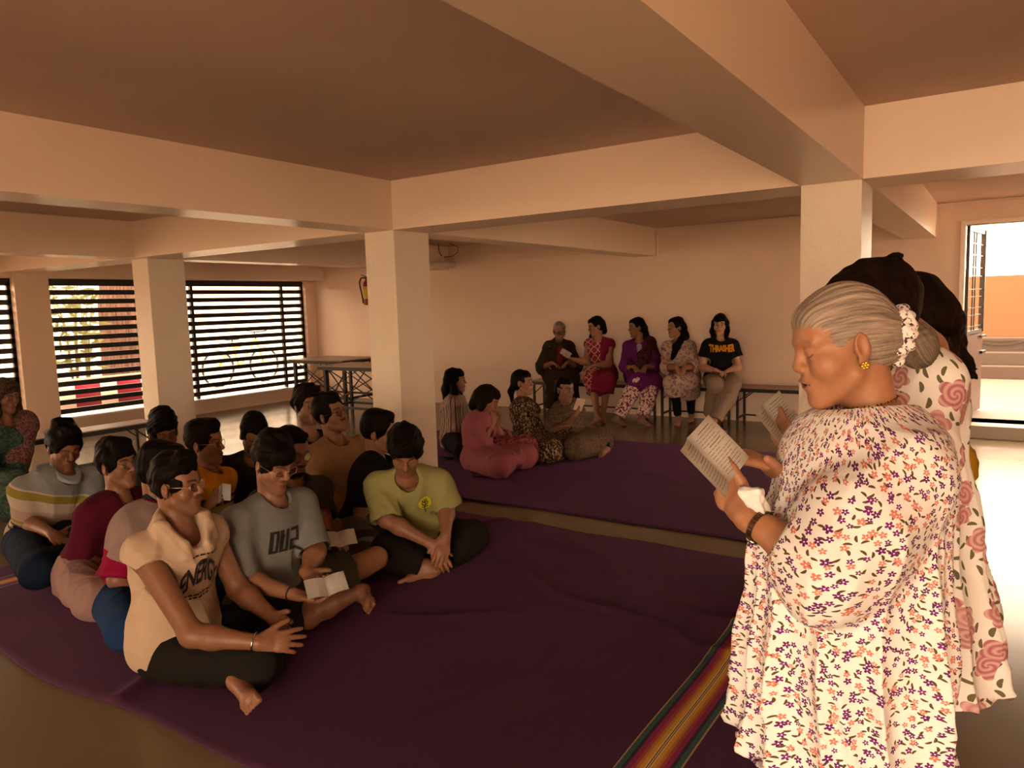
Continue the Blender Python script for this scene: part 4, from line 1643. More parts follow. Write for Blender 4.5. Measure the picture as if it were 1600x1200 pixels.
# ------------------------------------------------------------------ hanging lamp
L0 = V(8.45, 6.72, 2.07)
r = empty('pendant_lamp', L0, 'round white pendant lamp hanging by a cord beside the middle column', 'lamp')
MB().lathe([(0, -.012), (.12, -.012), (.17, -.02), (.178, 0), (.17, .045), (.10, .06), (0, .06)], seg=32).build('lamp_shade', M_plain('lamp white', (.62, .5, .38, 1), .45), r)
MB().lathe([(.055, .055), (.05, .09), (.028, .13), (0, .135)], seg=20).build('lamp_cap', M_plain('lamp white', (.62, .5, .38, 1), .45), r)
m = MB()
m.tube([(0, 0, .13), (-.02, .03, .20), (-.01, .05, .30), (0, .05, ZC - 2.07)], .006, 6)
m.tube([(.02, -.03, .12), (.05, -.16, .13), (.06, -.25, .18), (.05, -.26, .25), (.02, -.14, .31)], .005, 6)
m.build('cord', M_BLACKPL, r)

# phones on the carpet
def slab_thing(name, label, cat, c, ang, l, w, t, mat):
    rt = Matrix.Rotation(ang, 3, 'Z')
    o = MB().box((-l / 2, -w / 2, 0), (l / 2, w / 2, t), .003).build(name, mat)
    o.location = tuple(c); o.rotation_euler = (0, 0, ang)
    return set_props(o, label, cat)


# ------------------------------------------------------------------ things outside the windows
def outside():
    # tree with a broad ribbed trunk
    t = NT('tree bark')
    o = t.objc()
    t.base(t.ramp(t.noise(t.mapping(o, (30, 30, 3)), 1, 4), [(.3, (.035, .018, .012, 1)), (.7, (.10, .055, .04, 1))]), .9, .1)
    t.bump(t.noise(t.mapping(o, (40, 40, 3)), 1, 3), .8, .03)
    c = at_y(192, 520, 14.0)
    r = empty('tree', (c[0], 14.0, .12), 'broad brown tree trunk outside the window left of the second pillar', 'tree')
    pr = [cap((0, 0, -.05), (0, 0, 1.6), .40, .36, .05), cap((0, 0, 1.5), (.1, 0, 4), .36, .30, .05)]
    for k in range(6):
        a = k * 1.05
        pr.append(cap((math.cos(a) * .33, math.sin(a) * .33, 0), (math.cos(a) * .5, math.sin(a) * .5, -.08), .14, .08, .12))
    v, q = sdf_mesh([cap(V(0, 0, -.05), V(0, 0, 1.6), .42, .38, .05)] + pr[1:], .03)
    link_mesh('trunk', np_mesh('trunk', v, q), t.m, r)
    m = MB()
    rs = random.Random(3)
    for k in range(260):
        p = V(rs.gauss(0, .9), rs.gauss(0, .9), 3.6 + rs.gauss(0, .5))
        d = unit(V(rs.gauss(0, 1), rs.gauss(0, 1), rs.gauss(0, .6))); e = unit(np.cross(d, (0.3, .2, 1)))
        m.poly([p - e * .07, p + d * .16, p + e * .07, p - d * .12])
    m.build('foliage', M_plain('tree leaves', (.10, .14, .03, 1), .6), r)
    # slender plants
    for i, (u, y, hh, lab) in enumerate(((118, 12.6, 2.4, 'tall slender yellow-green plant outside window, nearest the brown tree trunk'), (136, 13.4, 2.1, 'thin leafy plant outside window between yellow-green plant and tree trunk'))):
        c = at_y(u, 600, y)
        r = empty('plant', (c[0], y, .12), lab, 'plant', 'plants outside the window')
        s = MB(); lf = MB()
        for k in range(4):
            dx = rs.uniform(-.12, .12); top = V(dx * 3 - .1, rs.uniform(-.1, .1), hh * rs.uniform(.7, 1))
            s.tube([V(dx * .3, 0, 0), V(dx, 0, hh * .5), top], [.02, .016, .008], 6)
            for j in range(16):
                t_ = rs.uniform(.25, 1); p = V(dx * t_ * 2, 0, 0) * (1 - t_) + top * t_
                d = unit(V(rs.gauss(0, 1), rs.gauss(0, .5), rs.uniform(-.2, .9))); e = unit(np.cross(d, (0, 1, .2))) * .03
                L = rs.uniform(.15, .32)
                lf.poly([p, p + d * L * .5 + e, p + d * L, p + d * L * .5 - e])
        s.build('stem', M_plain('plant stem', (.10, .09, .03, 1), .6), r)
        lf.build('foliage', M_plain('yellow green leaves', (.10, .11, .035, 1), .5), r)
    # cloth banner on a rail, red and white
    t = NT('banner cloth')
    x, y, z = t.sep(t.objc())
    f = t.math('FRACT', t.math('MULTIPLY', x, 1.55))
    c2 = t.mix(t.math('GREATER_THAN', f, .42), (.60, .55, .50, 1), (.16, .006, .022, 1))
    t.base(c2, .8)
    a = at_y(70, 640, 11.6); b = at_y(240, 640, 11.6)
    r = empty('banner', ((a[0] + b[0]) / 2, 11.6, .12), 'red and white checked banner on a low rail outside the middle window', 'banner')
    L = b[0] - a[0] + .6
    n = 60
    gx = np.linspace(-L / 2, L / 2, n)
    vs = []; qs = []
    for k, x_ in enumerate(gx):
        yy = .03 * math.sin(x_ * 9)
        vs += [(x_, yy, .02), (x_, yy + .01, .42), (x_, yy + .02, .42), (x_, yy + .01, .02)]
    for k in range(n - 1):
        for j in range(4):
            qs.append((k * 4 + j, (k + 1) * 4 + j, (k + 1) * 4 + (j + 1) % 4, k * 4 + (j + 1) % 4))
    link_mesh('cloth', np_mesh('cloth', vs, qs), t.m, r)
    m = MB(); m.bar((-L / 2, 0, .44), (L / 2, 0, .44), .03)
    for k in range(4): m.bar((-L / 2 + L * k / 3, .05, 0), (-L / 2 + L * k / 3, .05, .44), .03)
    m.build('rail', M_plain('rail steel', (.4, .35, .3, 1), .5), r)
    # bicycle
    c = at_y(380, 600, 12.2)
    r = empty('bicycle', (c[0], 12.2, .12), 'dark bicycle with yellow frame parked outside the right window', 'bicycle')
    dk = M_plain('tyre black', (.015, .013, .012, 1), .6)
    for sx in (-.52, .52):
        m = MB()
        m.tube([V(sx + .33 * math.cos(t), 0, .34 + .33 * math.sin(t)) for t in np.linspace(0, 2 * math.pi, 29)[:-1]], .02, 6, closed=True)
        for k in range(10):
            t = k * math.pi / 5
            m.bar((sx, 0, .34), (sx + .32 * math.cos(t), 0, .34 + .32 * math.sin(t)), .004)
        m.build('wheel', dk, r)
    m = MB()
    S, Hd, B, R_, F_ = V(-.18, 0, .82), V(.36, 0, .84), V(-.06, 0, .32), V(-.52, 0, .34), V(.52, 0, .34)
    for p, q in ((S, B), (Hd, B), (S + V(.03, 0, -.12), Hd), (B, R_), (S, R_), (Hd, F_)): m.tube([p, q], .018, 8)
    fr = m.build('frame', M_plain('yellow bicycle paint', (.5, .34, .03, 1), .35), r)
    fr['label'] = 'yellow bicycle frame'
    m = MB(); m.tube([Hd, Hd + V(-.03, 0, .15)], .014, 8); m.tube([Hd + V(.05, -.28, .17), Hd + V(-.03, -.1, .15), Hd + V(-.03, .1, .15), Hd + V(.05, .28, .17)], .013, 8)
    m.build('handlebar', dk, r)
    m = MB(); m.bar(S + V(-.13, 0, .06), S + V(.13, 0, .06), .10, .05, .015); m.bar(S, S + V(0, 0, .06), .02)
    m.build('saddle', dk, r)


outside()
# ------------------------------------------------------------------ the young men on the front carpet
SK1, SK2, SK3 = (0.195, 0.084, 0.043), (0.225, 0.10, 0.053), (0.17, 0.075, 0.04)


def C(name, r, g, b, **kw): return M_cloth(name, srgb(r, g, b), **kw)


BLACK_PANT = C('black trousers', 30, 26, 22)
M_INK = M_plain('black print', (0.015, 0.012, 0.012, 1), 0.8)


def striped(name, base, bands, axis=2):
    """bands: list of (start, colour) along the spine, in metres above the hips"""
    t = NT(name)
    c = t.sep(t.attr('bc'))
    f = t.math('ADD', t.math('MULTIPLY', c[axis], 1.0), 0.2)
    rp = t.ramp(f, [(0.0, base)] + [(a + 0.2, col) for a, col in bands], 'CONSTANT')
    nz = t.noise(t.objc(), 25, 4)
    t.base(rp, 0.9, 0.15)
    t.bump(nz, 0.3, 0.012)
    return t.m


def watch(p, i, mat, name='bracelet', r=0.031, t=0.0035, up=0.02, label=None):
    W, E = p.W[i], p.E[i]
    d = unit(W - E)
    c = W - d * up * p.sc
    x = unit(np.cross(d, UP)); y = np.cross(d, x)
    m = MB()
    m.tube([c + r * p.sc * (math.cos(a) * x + math.sin(a) * y) - p.B for a in np.linspace(0, 2 * math.pi, 19)[:-1]], t, 6, closed=True)
    o = m.build(name, mat, p.root)
    if label: o['label'] = label
    return o


# --- man in the cream hoodie (nearest) --------------------------------
p = Person('young man in cream sleeveless hoodie with bold lettering, glasses, cross-legged nearest the viewer', (280, 1052), (277, 757), 119, phil=98, hphi=99, dh=-.10, h=.0042, size=1.0,
           kr=(402, 1040, .12), kl=(452, 962, .12), ar=(430, 1010, .06), al=(384, 1074, .07), tl=(418, 1112, .04), fup={1: (-.2, .8, -.15)},
           ra=dict(w=(404, 1004, -.30), e=(300, 992, -.30), tip=(470, 1000, -.26), n=(.1, .9, -.5), curl=.25, spread=.14, thumb=(.7, .1)),
           la=dict(w=(428, 966, -.02), e=(372, 920, .10), tip=(474, 1008, -.2), n=(0, -.9, .3), curl=.3, spread=.12), beard=.28, skin=SK1, sw=.170, hs=.91)
p.body()
hood = [cap(p.N - p.cf * .085 - p.su * .01, p.N - p.cf * .105 - p.su * .10, .052, .05, k=.04)]
rp_ = []
for k in range(-6, 7):
    a_ = k * math.pi / 6
    f_ = -math.cos(a_)
    rp_.append(p.N + p.rt * .090 * math.sin(a_) + p.cf * (.015 + .088 * f_) + p.su * (.028 - .060 * max(f_, -.2) - (.03 if abs(k) == 6 else 0)))
hood += chain(rp_, [.022] * 13, .012)
hood += chain([q_ - p.su * .035 + (q_ - p.N) * .12 for q_ in rp_], [.024] * 13, .02)
HOODIE = C('cream jersey', 184, 152, 120, bump=.3)
pr = p.torso(.028)
hem = []
for i in (0, 1):
    S, E = p.S[i], p.E[i]
    n = unit(E - S)
    pr.append(cap(S - n * .03, S + n * .05, .062, .062, .03, clip=[(S + n * .022, unit(n + (p.rt if i == 0 else -p.rt) * .6))]))
    hem.append(cap(S + n * .0, S + n * .12 - p.su * .02, .050, .066, .008, 's'))
    hem.append(cap(S + (p.rt if i == 0 else -p.rt) * .03 - p.su * .05, S + (p.rt if i == 0 else -p.rt) * .05 - p.su * .14, .055, .045, .015, 's'))
pr += [cap(p.P + UP * .06, p.P + UP * .12, .19, .18, .05, flat=p.fw, ff=.80)]
pr += hood + hem + p.neckhole(.062, .0, .035) + [half(p.P - UP * .045, -UP, .01)]
p.garment('hoodie', pr, HOODIE, .006, 24, 3, axis=p.sp)
hv = p.parts['hoodie']
cc = p.C + p.su * .03 + p.cf * .15 - p.rt * .012 + p.su * .012
rightv = -p.rt  # seen from the front, lettering runs from his right to his left
me = text_mesh('ENERGY', .094, .0024, .92)
o = decal('lettering', me, hv, cc, rightv, p.su, M_INK, bpy.data.objects[p.root.name].children[-1], p.B, warp=lambda x, y: (x * .54, y * 1.5 * (1 - 0.9 * abs(x)) - 2.4 * x * x + .012))
for (yy, wd) in ((.085, .10), (-.085, .13), (-.098, .09)):
    m = bmesh.new()
    k = 0
    x = -wd / 2
    while x < wd / 2:
        L = .010 + .006 * ((k * 7) % 3)
        m.faces.new([m.verts.new(q) for q in ((x, yy - .003, 0), (x + L, yy - .003, 0), (x + L, yy + .004, 0), (x, yy + .004, 0))])
        x += L + .005; k += 1
    tm = bpy.data.meshes.new('fine_print'); m.to_mesh(tm); m.free()
    decal('fine_print', tm, hv, cc, rightv, p.su, M_INK, bpy.data.objects[p.root.name].children[-1] if False else o.parent, p.B)
p.trousers(BLACK_PANT, 1.9, .016, .03, seed=5)
p.short_hair(quiff=.034, top=.014, line=.070, rough=.006, part=1)
p.glasses(M_GOLD, .021)
watch(p, 0, M_STEEL, 'bangle', .034, .0035, .015, 'silver bangle')
m = MB()
for k in range(1):
    c = p.hl(.083, -.006, -.043) - p.B
    m.lathe([(0, 0), (.004, .001), (.004, .004), (0, .006)], c, 10, p.hR)
m.build('ear_stud', M_BLACKPL, p.root)

# --- man in grey-blue t-shirt ---------------------------------------------
p = Person('young man in grey-blue t-shirt with block print, shorts and glasses, booklet on his lap', (418, 985), (428, 722), 128, phil=125, hphi=126, pitch=22, dh=-.08, h=.0048,
           kr=(480, 962, .12), kl=(588, 872, .17), ar=(560, 925, .06), al=(512, 918, .06), tl=(470, 950, .03),
           ra=dict(w=(458, 928, -.30), e=(378, 905, -.20), tip=(500, 938, -.30), n=(0, 0, 1), curl=.4), la=dict(w=(478, 893, -.16), e=(494, 862, .0), tip=(505, 918, -.28), n=(0, -.2, 1), curl=.4),
           beard=.25, skin=SK2, sw=.19, eye='down', hs=.97)
p.body()
p.tee(C('grey blue jersey', 112, 108, 98), .95, .022, .034, hemz=-.04, seed=7, amp=.006)
tv = p.parts['shirt']; shirt = p.root.children[-1]
cc = p.C + p.su * .03 + p.cf * .15
m = bmesh.new()
def rc(x0, y0, x1, y1):
    m.faces.new([m.verts.new(q) for q in ((x0, y0, 0), (x1, y0, 0), (x1, y1, 0), (x0, y1, 0))])
H2 = .052
for (x0, kind) in ((-.075, 'D'), (-.026, 'U'), (.026, '2')):
    w_ = .044
    if kind == 'D': rc(x0, -H2, x0 + .018, H2); rc(x0 + .030, -H2, x0 + w_, H2); rc(x0 + .018, H2 - .012, x0 + .030, H2); rc(x0 + .018, -H2, x0 + .030, -H2 + .012)
    if kind == 'U': rc(x0, -H2, x0 + .018, H2); rc(x0 + .030, -H2, x0 + w_, H2); rc(x0 + .018, -H2, x0 + .030, -H2 + .012)
    if kind == '2': rc(x0, H2 - .014, x0 + w_, H2); rc(x0 + .030, 0, x0 + w_, H2 - .014); rc(x0, -.012, x0 + w_, 0); rc(x0, -H2, x0 + .016, -.012); rc(x0 + .016, -H2, x0 + w_, -H2 + .014)
tm = bpy.data.meshes.new('block_print'); m.to_mesh(tm); m.free()
decal('block_print', tm, tv, cc, -p.rt, p.su, C('faded print', 44, 42, 34), shirt, p.B)
p.trousers(C('olive shorts', 58, 50, 34), .70, .030, .040, name='shorts', seed=4)
p.short_hair(quiff=.0, top=.018, fringe=.022, side=.014, line=.055, rough=.004, seed=9)
p.glasses(M_GOLD, .022, 'square')
watch(p, 0, M_BLACKPL, 'wrist_band', .031, .004, .012)
c = at_d(510, 917, p.d0 - .34)
pages('booklet', 'open white booklet held low by the man in grey-blue t-shirt', c, CR * .9 + AWAY * .35 + UP * .12, AWAY * .8 - CR * .3 + UP * .25, .085, .13, fold=.25, lines=0)

# --- man in lime t-shirt ------------------------------------------------------
p = Person('young man in lime green t-shirt with yellow chest badge, head bowed, beside the middle column', (654, 872), (633, 703), 172, phil=165, hphi=172, pitch=38, dh=-.34, h=.005, hunch=.09,
           kr=(604, 862, .14), kl=(738, 838, .14), ar=(668, 885, .055), al=(690, 880, .05), tr=(622, 896, .035), tl=(650, 905, .03),
           ra=dict(w=(674, 850, -.38), e=(604, 812, -.30), tip=(694, 884, -.42), n=(-.3, .8, -.3), curl=.25), la=dict(w=(696, 838, -.36), e=(698, 790, -.15), tip=(688, 878, -.44), n=(-.3, .9, -.2), curl=.3),
           beard=.3, skin=SK2, sw=.185, shdrop=.10, eye='down', size=1.02, hs=1.0)
p.body()
LIME = C('lime jersey', 140, 130, 76)
p.tee(LIME, 1.0, .026, .046, hemz=-.06, seed=17, amp=.007)
shirt = p.root.children[-1]
cc = p.C + p.su * .10 + p.cf * .12 - p.rt * .085
m = bmesh.new(); m.faces.new([m.verts.new((.036 * math.cos(a), .044 * math.sin(a), 0)) for a in np.linspace(0, 2 * math.pi, 25)[:-1]])
bmesh.ops.triangulate(m, faces=m.faces[:])
tm = bpy.data.meshes.new('chest_badge'); m.to_mesh(tm); m.free()
bd = decal('chest_badge', tm, p.parts['shirt'], cc, -p.rt, p.su, C('yellow badge', 196, 180, 30), shirt, p.B, off=.003)
bd['label'] = 'round yellow badge with a black plant'
m = bmesh.new()
def seg(pts, w_):
    for (xa, ya_), (xb, yb_) in zip(pts, pts[1:]):
        d = unit(V(xb - xa, yb_ - ya_, 0)); n_ = V(-d[1], d[0], 0) * w_
        A_, B_ = V(xa, ya_, 0), V(xb, yb_, 0)
        m.faces.new([m.verts.new(q) for q in (A_ - n_, B_ - n_, B_ + n_, A_ + n_)])
seg([(0, -.075), (-.004, -.03), (.004, .0), (0, .034)], .0022)
for s_ in (1, -1):
    seg([(0, -.02), (s_ * .014, -.004), (s_ * .016, .012)], .0028); seg([(.002, .004), (s_ * .012, .02), (s_ * .01, .03)], .0028); seg([(-.002, -.03), (s_ * .018, -.022)], .003)
tm = bpy.data.meshes.new('plant_print'); m.to_mesh(tm); m.free()
decal('plant_print', tm, p.parts['shirt'], cc, -p.rt, p.su, M_INK, shirt, p.B, off=.0055)
p.trousers(BLACK_PANT, 1.86, .02, .034, seed=6)
p.short_hair(quiff=.008, top=.012, fringe=.012, side=.021, line=.058, rough=.007, seed=12)

# --- man in pink and grey polo ---------------------------------------------------
p = Person('young man in grey polo with pink shoulders and navy collar, behind the cream hoodie', (205, 962), (252, 738), 100, phil=105, hphi=75, pitch=10, dh=.05, h=.0055, hunch=.06,
           kr=(200, 985, .13), kl=(330, 930, .13), ra=dict(w=(228, 926, -.12), e=(184, 905, -.20)), la=dict(w=(-.05, .3, .08)), skin=SK1, sw=.175, beard=.2)
p.body()
t = NT('pink grey polo'); c = t.sep(t.attr('bc'))
rp = t.ramp(t.math('MULTIPLY', c[2], 1.6), [(0, srgb(130, 16, 46)), (.30, srgb(138, 112, 98)), (.735, srgb(130, 18, 50))], 'CONSTANT')
t.base(rp, .9, .06); t.bump(t.noise(t.objc(), 25, 4), .3, .012)
p.tee(t.m, .98, .024, .030, name='polo_shirt', hemz=-.05, seed=8)
shirt = p.root.children[-1]
p.garment('sleeve_trim', [cap(p.S[0] + (p.E[0] - p.S[0]) * .93, p.S[0] + (p.E[0] - p.S[0]) * 1.0, .0785, .078, .002, clip=[(p.S[0] + (p.E[0] - p.S[0]) * .90, -unit(p.E[0] - p.S[0])), (p.S[0] + (p.E[0] - p.S[0]) * 1.0, unit(p.E[0] - p.S[0]))])], C('pink trim', 136, 18, 54), 0, parent=shirt)
p.garment('collar', [cap(p.N - p.cf * .03 + p.su * .03, p.N + p.cf * .04 - p.su * .03, .082, .086, .01, clip=[(p.N + p.su * .03, p.su), (p.N - p.su * .0, -p.su + p.cf * .12)]), cap(p.N - p.su * .1, p.N + p.su * .2, .058, .064, .004, 's')], C('navy collar', 34, 38, 48), 0, h=.004, parent=shirt)
p.trousers(C('blue jeans', 30, 50, 80), 1.9, .018, .03, seed=8)
p.short_hair(quiff=.02, top=.02, side=.015, nape=-.075, rough=.005, seed=21)

# --- man in maroon t-shirt -----------------------------------------------------------
p = Person('young man in plain maroon t-shirt and pale trousers, face turned up, behind the striped polo', (142, 925), (184, 726), 108, phil=110, hphi=112, pitch=-6, roll=0, dh=-.02, h=.0055, hunch=.05,
           kr=(150, 935, .13), kl=(250, 905, .13), ra=dict(w=(172, 892, -.10), e=(124, 872, -.14)), la=dict(w=(-.05, .32, .08)), skin=SK1, sw=.175, look=(.004, .001), size=.98)
p.body()
p.tee(C('maroon jersey', 80, 20, 34), 1.0, .020, .030, hemz=-.06, seed=9)
p.trousers(C('pale pink trousers', 148, 112, 98), 1.9, .026, .04, seed=11, amp=.008)
p.short_hair(quiff=.018, top=.018, side=.014, fringe=.01, line=.058, rough=.005, seed=23, nape=-.08)

# --- man in striped polo ---------------------------------------------------------------
p = Person('young man in pale striped polo and jeans, head bowed, near the low bench', (66, 872), (100, 697), 128, phil=120, hphi=128, pitch=24, dh=-.06, h=.0055, hunch=.06,
           kr=(60, 892, .13), kl=(160, 868, .13), ra=dict(w=(.06, .34, .10), e=(42, 815, -.12)), la=dict(w=(-.05, .3, .08)), skin=SK1, sw=.20, beard=.5, eye='down', size=1.06)
p.body()
gb, yl, wh, dk, pk = srgb(120, 118, 108), srgb(130, 112, 44), srgb(172, 150, 126), srgb(72, 64, 50), srgb(158, 130, 110)
p.tee(striped('striped pique', pk, [(.06, dk), (.075, wh), (.10, dk), (.115, pk), (.125, yl), (.14, pk), (.205, wh), (.225, wh), (.27, yl), (.32, wh), (.335, gb)]), 1.0, .022, .03, name='polo_shirt', hemz=-.06, seed=10)
shirt = p.root.children[-1]
p.garment('collar', [cap(p.N - p.cf * .03 + p.su * .03, p.N + p.cf * .05 - p.su * .03, .082, .088, .01, clip=[(p.N + p.su * .03, p.su), (p.N - p.su * .0, -p.su + p.cf * .12)]), cap(p.N - p.su * .1, p.N + p.su * .2, .058, .064, .004, 's')], C('pale collar', 150, 152, 146), 0, h=.004, parent=shirt)
p.trousers(C('dark jeans', 24, 32, 46), 1.9, .018, .03, seed=12)
p.short_hair(quiff=.03, top=.022, side=.015, rough=.007, seed=25)

# --- man at the back, only hair and brow showing -----------------------------------------
p = Person('young man mostly hidden at the back, hair and brow showing before the left column', (268, 850), (255, 676), 150, hphi=142, pitch=12, dh=-.08, h=.006, skin=SK1, eye='down', hunch=.06)
p.body()
p.tee(C('charcoal jersey', 44, 40, 36), .95, .02, .03, seed=13)
p.trousers(BLACK_PANT)
p.short_hair(quiff=.018, top=.02, fringe=.012, side=.014, line=.06, rough=.008, seed=27)

# --- man in yellow t-shirt ------------------------------------------------------------------
p = Person('young man in mustard yellow t-shirt with glasses, holding a small booklet near his chin', (338, 882), (320, 692), 105, hphi=98, pitch=0, dh=-.03, h=.0055,
           ra=dict(w=(322, 796, -.14), tip=(340, 770, -.18), n=(.5, .5, 0), curl=.5), la=dict(w=(338, 790, -.02), tip=(348, 772, -.1), n=(-.2, -.7, .2), curl=.5), skin=SK2, sw=.18, beard=.12)
p.body()
t = NT('mustard tee'); c = t.sep(t.attr('bc'))
rp = t.ramp(t.math('ADD', c[2], .2), [(0, srgb(150, 112, 58)), (.44, srgb(60, 48, 30)), (.455, srgb(165, 122, 60)), (.475, srgb(60, 48, 30)), (.49, srgb(190, 118, 22))], 'CONSTANT')
t.base(rp, .9, .06); t.bump(t.noise(t.objc(), 25, 4), .3, .012)
p.tee(t.m, .95, .02, .03, seed=14)
p.trousers(BLACK_PANT)
p.short_hair(quiff=.022, top=.012, side=.008, rough=.003, seed=29)
p.glasses(M_GOLD, .021)
pages('booklet', 'small booklet held upright by the man in mustard yellow t-shirt', at_d(347, 768, p.d0 - .17), CR * .5 + AWAY * .5, UP + CR * .25, .05, .10, fold=1.6, lines=0)

# --- man in olive shirt ------------------------------------------------------------------------
p = Person('young man in dark olive t-shirt, head bowed, just behind the mustard yellow t-shirt man', (398, 838), (397, 678), 158, hphi=150, pitch=36, dh=-.16, h=.006, hunch=.08, skin=SK1, beard=.7, eye='down', sw=.195)
p.body()
p.tee(C('dark olive jersey', 46, 36, 22), 1.0, .022, .032, seed=15)
p.trousers(BLACK_PANT)
p.short_hair(quiff=.0, top=.010, side=.006, line=.066, rough=.003, seed=31)

# --- bearded man --------------------------------------------------------------------------------
p = Person('bearded young man in dark grey t-shirt with red flame print, glasses, booklet on his lap', (470, 905), (455, 706), 132, hphi=128, pitch=12, dh=-.08, h=.0052, hunch=.05,
           ra=dict(w={'l': (.10, .36, .10)}), la=dict(w=(508, 838, -.20), e=(504, 808, -.02), tip=(540, 846, -.28), n=(0, 0, -1), curl=.4), skin=SK2, sw=.195, beard=1.0, size=1.03)
p.body()
p.tee(C('dark grey jersey', 56, 50, 42), 1.0, .022, .034, seed=16)
shirt = p.root.children[-1]
m = bmesh.new(); m.faces.new([m.verts.new(q) for q in ((0, -.05, 0), (.016, -.02, 0), (.010, .01, 0), (.018, .035, 0), (.002, .02, 0), (-.010, .045, 0), (-.016, .0, 0), (-.010, -.03, 0))])
bmesh.ops.triangulate(m, faces=m.faces[:])
tm = bpy.data.meshes.new('flame_print'); m.to_mesh(tm); m.free()
decal('flame_print', tm, p.parts['shirt'], p.C + p.su * .10 + p.cf * .15 + p.rt * -.03, -p.rt, p.su, C('red print', 205, 60, 30), shirt, p.B)
m = bmesh.new(); m.faces.new([m.verts.new(q) for q in ((-.006, -.045, 0), (.006, -.045, 0), (.006, .045, 0), (-.006, .045, 0))])
tm = bpy.data.meshes.new('white_print'); m.to_mesh(tm); m.free()
decal('white_print', tm, p.parts['shirt'], p.C + p.su * .09 + p.cf * .15 + p.rt * .02, -p.rt, p.su, C('white print', 205, 185, 165), shirt, p.B)
p.trousers(C('brown trousers', 66, 48, 30), 1.9, .018, .03)
p.short_hair(quiff=.004, top=.006, side=.004, line=.076, rough=.003, seed=33)
p.beard()
p.glasses(M_BLACKPL, .021)
watch(p, 1, M_BLACKPL, 'wrist_band', .031, .004, .012)
pages('booklet', 'open white booklet resting on the lap of the bearded man', at_d(530, 843, p.d0 - .30), CR * .9 + AWAY * .35, AWAY * .8 - CR * .2 + UP * .35, .085, .12, fold=.3, lines=0)

# --- man in black shirt looking up ------------------------------------------------------------------
p = Person('young man in black collared shirt looking up, farthest back before the folding tables', (462, 822), (480, 634), 150, hphi=140, pitch=-6, dh=-.05, h=.006, skin=SK2, beard=.6, sw=.2, look=(.003, .001), size=1.02)
p.body()
p.tee(C('black shirt', 28, 26, 22), 1.1, .02, .03, seed=18, v=.05)
p.trousers(BLACK_PANT)
p.short_hair(quiff=.026, top=.018, side=.013, rough=.008, seed=35)

# --- man in tan sweatshirt -------------------------------------------------------------------------------
p = Person('young man in tan sweatshirt with dark glasses and moustache, face tilted up', (527, 828), (517, 648), 132, phil=125, hphi=118, pitch=-16, roll=-4, dh=-.06, h=.0055, skin=SK2, sw=.195, look=(.002, .001),
           kr=(470, 850, .13), kl=(560, 812, .13), ra=dict(w={'l': (.08, .34, .06)}), la=dict(w={'l': (-.10, .34, .06)}), size=1.04, beard=.1)
def moust(s, c, v, q):
    x, y, z = np.abs(q[:, 0]), q[:, 1], q[:, 2]
    m = (np.abs(z + .0535) < .0065) & (x < .026) & (y > .075)
    c[m] = (.015, .010, .008)
p.color_extra = moust.__get__(p)
p.body()
p.tee(C('tan fleece', 150, 108, 70), 1.85, .030, .030, name='sweatshirt', hemz=-.02, seed=19, amp=.007)
p.trousers(C('beige trousers', 158, 130, 92), 1.9, .018, .03, seed=13)
p.short_hair(quiff=.02, top=.014, side=.008, rough=.004, seed=37)
p.glasses(M_BLACKPL, .021, 'round', .0016)

# --- man in black t-shirt behind the lime one ---------------------------------------------------------------
p = Person('young man in black t-shirt, face turned right, half hidden behind the lime green t-shirt', (566, 850), (592, 675), 105, hphi=98, pitch=4, dh=-.02, h=.0055, hunch=.01, neckback=.1, skin=SK2, sw=.185,
           kr=(575, 862, .13), kl=(640, 838, .13), ra=dict(w=(562, 806, -.2), e=(566, 790, -.16)), la=dict(w={'l': (-.05, .3, .08)}), size=1.02)
p.body()
p.tee(C('black jersey', 26, 23, 20), 1.0, .022, .032, hemz=-.05, seed=20, neck=.058)
p.trousers(C('grey jeans', 104, 98, 92), 1.9, .018, .03, seed=15)
p.short_hair(quiff=.012, top=.012, side=.010, rough=.002, seed=39)
# ------------------------------------------------------------------ women on the rear carpet
FSK, FSK2 = (0.27, 0.118, 0.062), (0.20, 0.088, 0.046)


def stripe_cloth(name, cols, per=.045):
    t = NT(name)
    x, y, z = t.sep(t.attr('bc'))
    f = t.math('FRACT', t.math('DIVIDE', t.math('ADD', t.math('MULTIPLY', t.math('ARCTAN2', t.math('SUBTRACT', y, .03), x), .16), 5.0), per))
    n = len(cols)
    t.base(t.ramp(f, cols, 'CONSTANT'), .9, .06)
    t.bump(t.noise(t.objc(), 22, 4), .3, .012)
    return t.m


wh, mv, dk = srgb(176, 150, 118), srgb(120, 70, 96), srgb(52, 40, 40)
p = Person('woman with long loose dark hair in striped blouse, sitting beside the middle column', (708, 703), (712, 594), 95, hphi=100, dh=.0, h=.007, fem=True, skin=FSK, size=.92,
           ra=dict(w={'l': (.02, .26, .14)}), la=dict(w={'l': (-.04, .28, .14)}), kr=(725, 705, .16), kl=(770, 690, .13))
p.body()
p.tee(stripe_cloth('striped blouse', [(0, wh), (.30, mv), (.45, wh), (.62, dk), (.68, wh), (.84, mv)], .10), 1.7, .03, .035, name='blouse', hemz=-.09, seed=31, amp=.008)
p.trousers(C('black leggings', 22, 18, 17), 1.9, .02, .03)
p.long_hair(vol=.014, paths=[([(0, -.07, .02), (0, -.10, -.12), (.02, -.11, -.34)], (.085, .088, .05), .6), ([(.07, -.01, .02), (.088, .0, -.12), (.07, .04, -.30)], (.03, .04, .03), 0), ([(-.07, -.01, .02), (-.085, .01, -.12), (-.07, .05, -.28)], (.03, .04, .03), 0)], earcut=False, rough=.006)

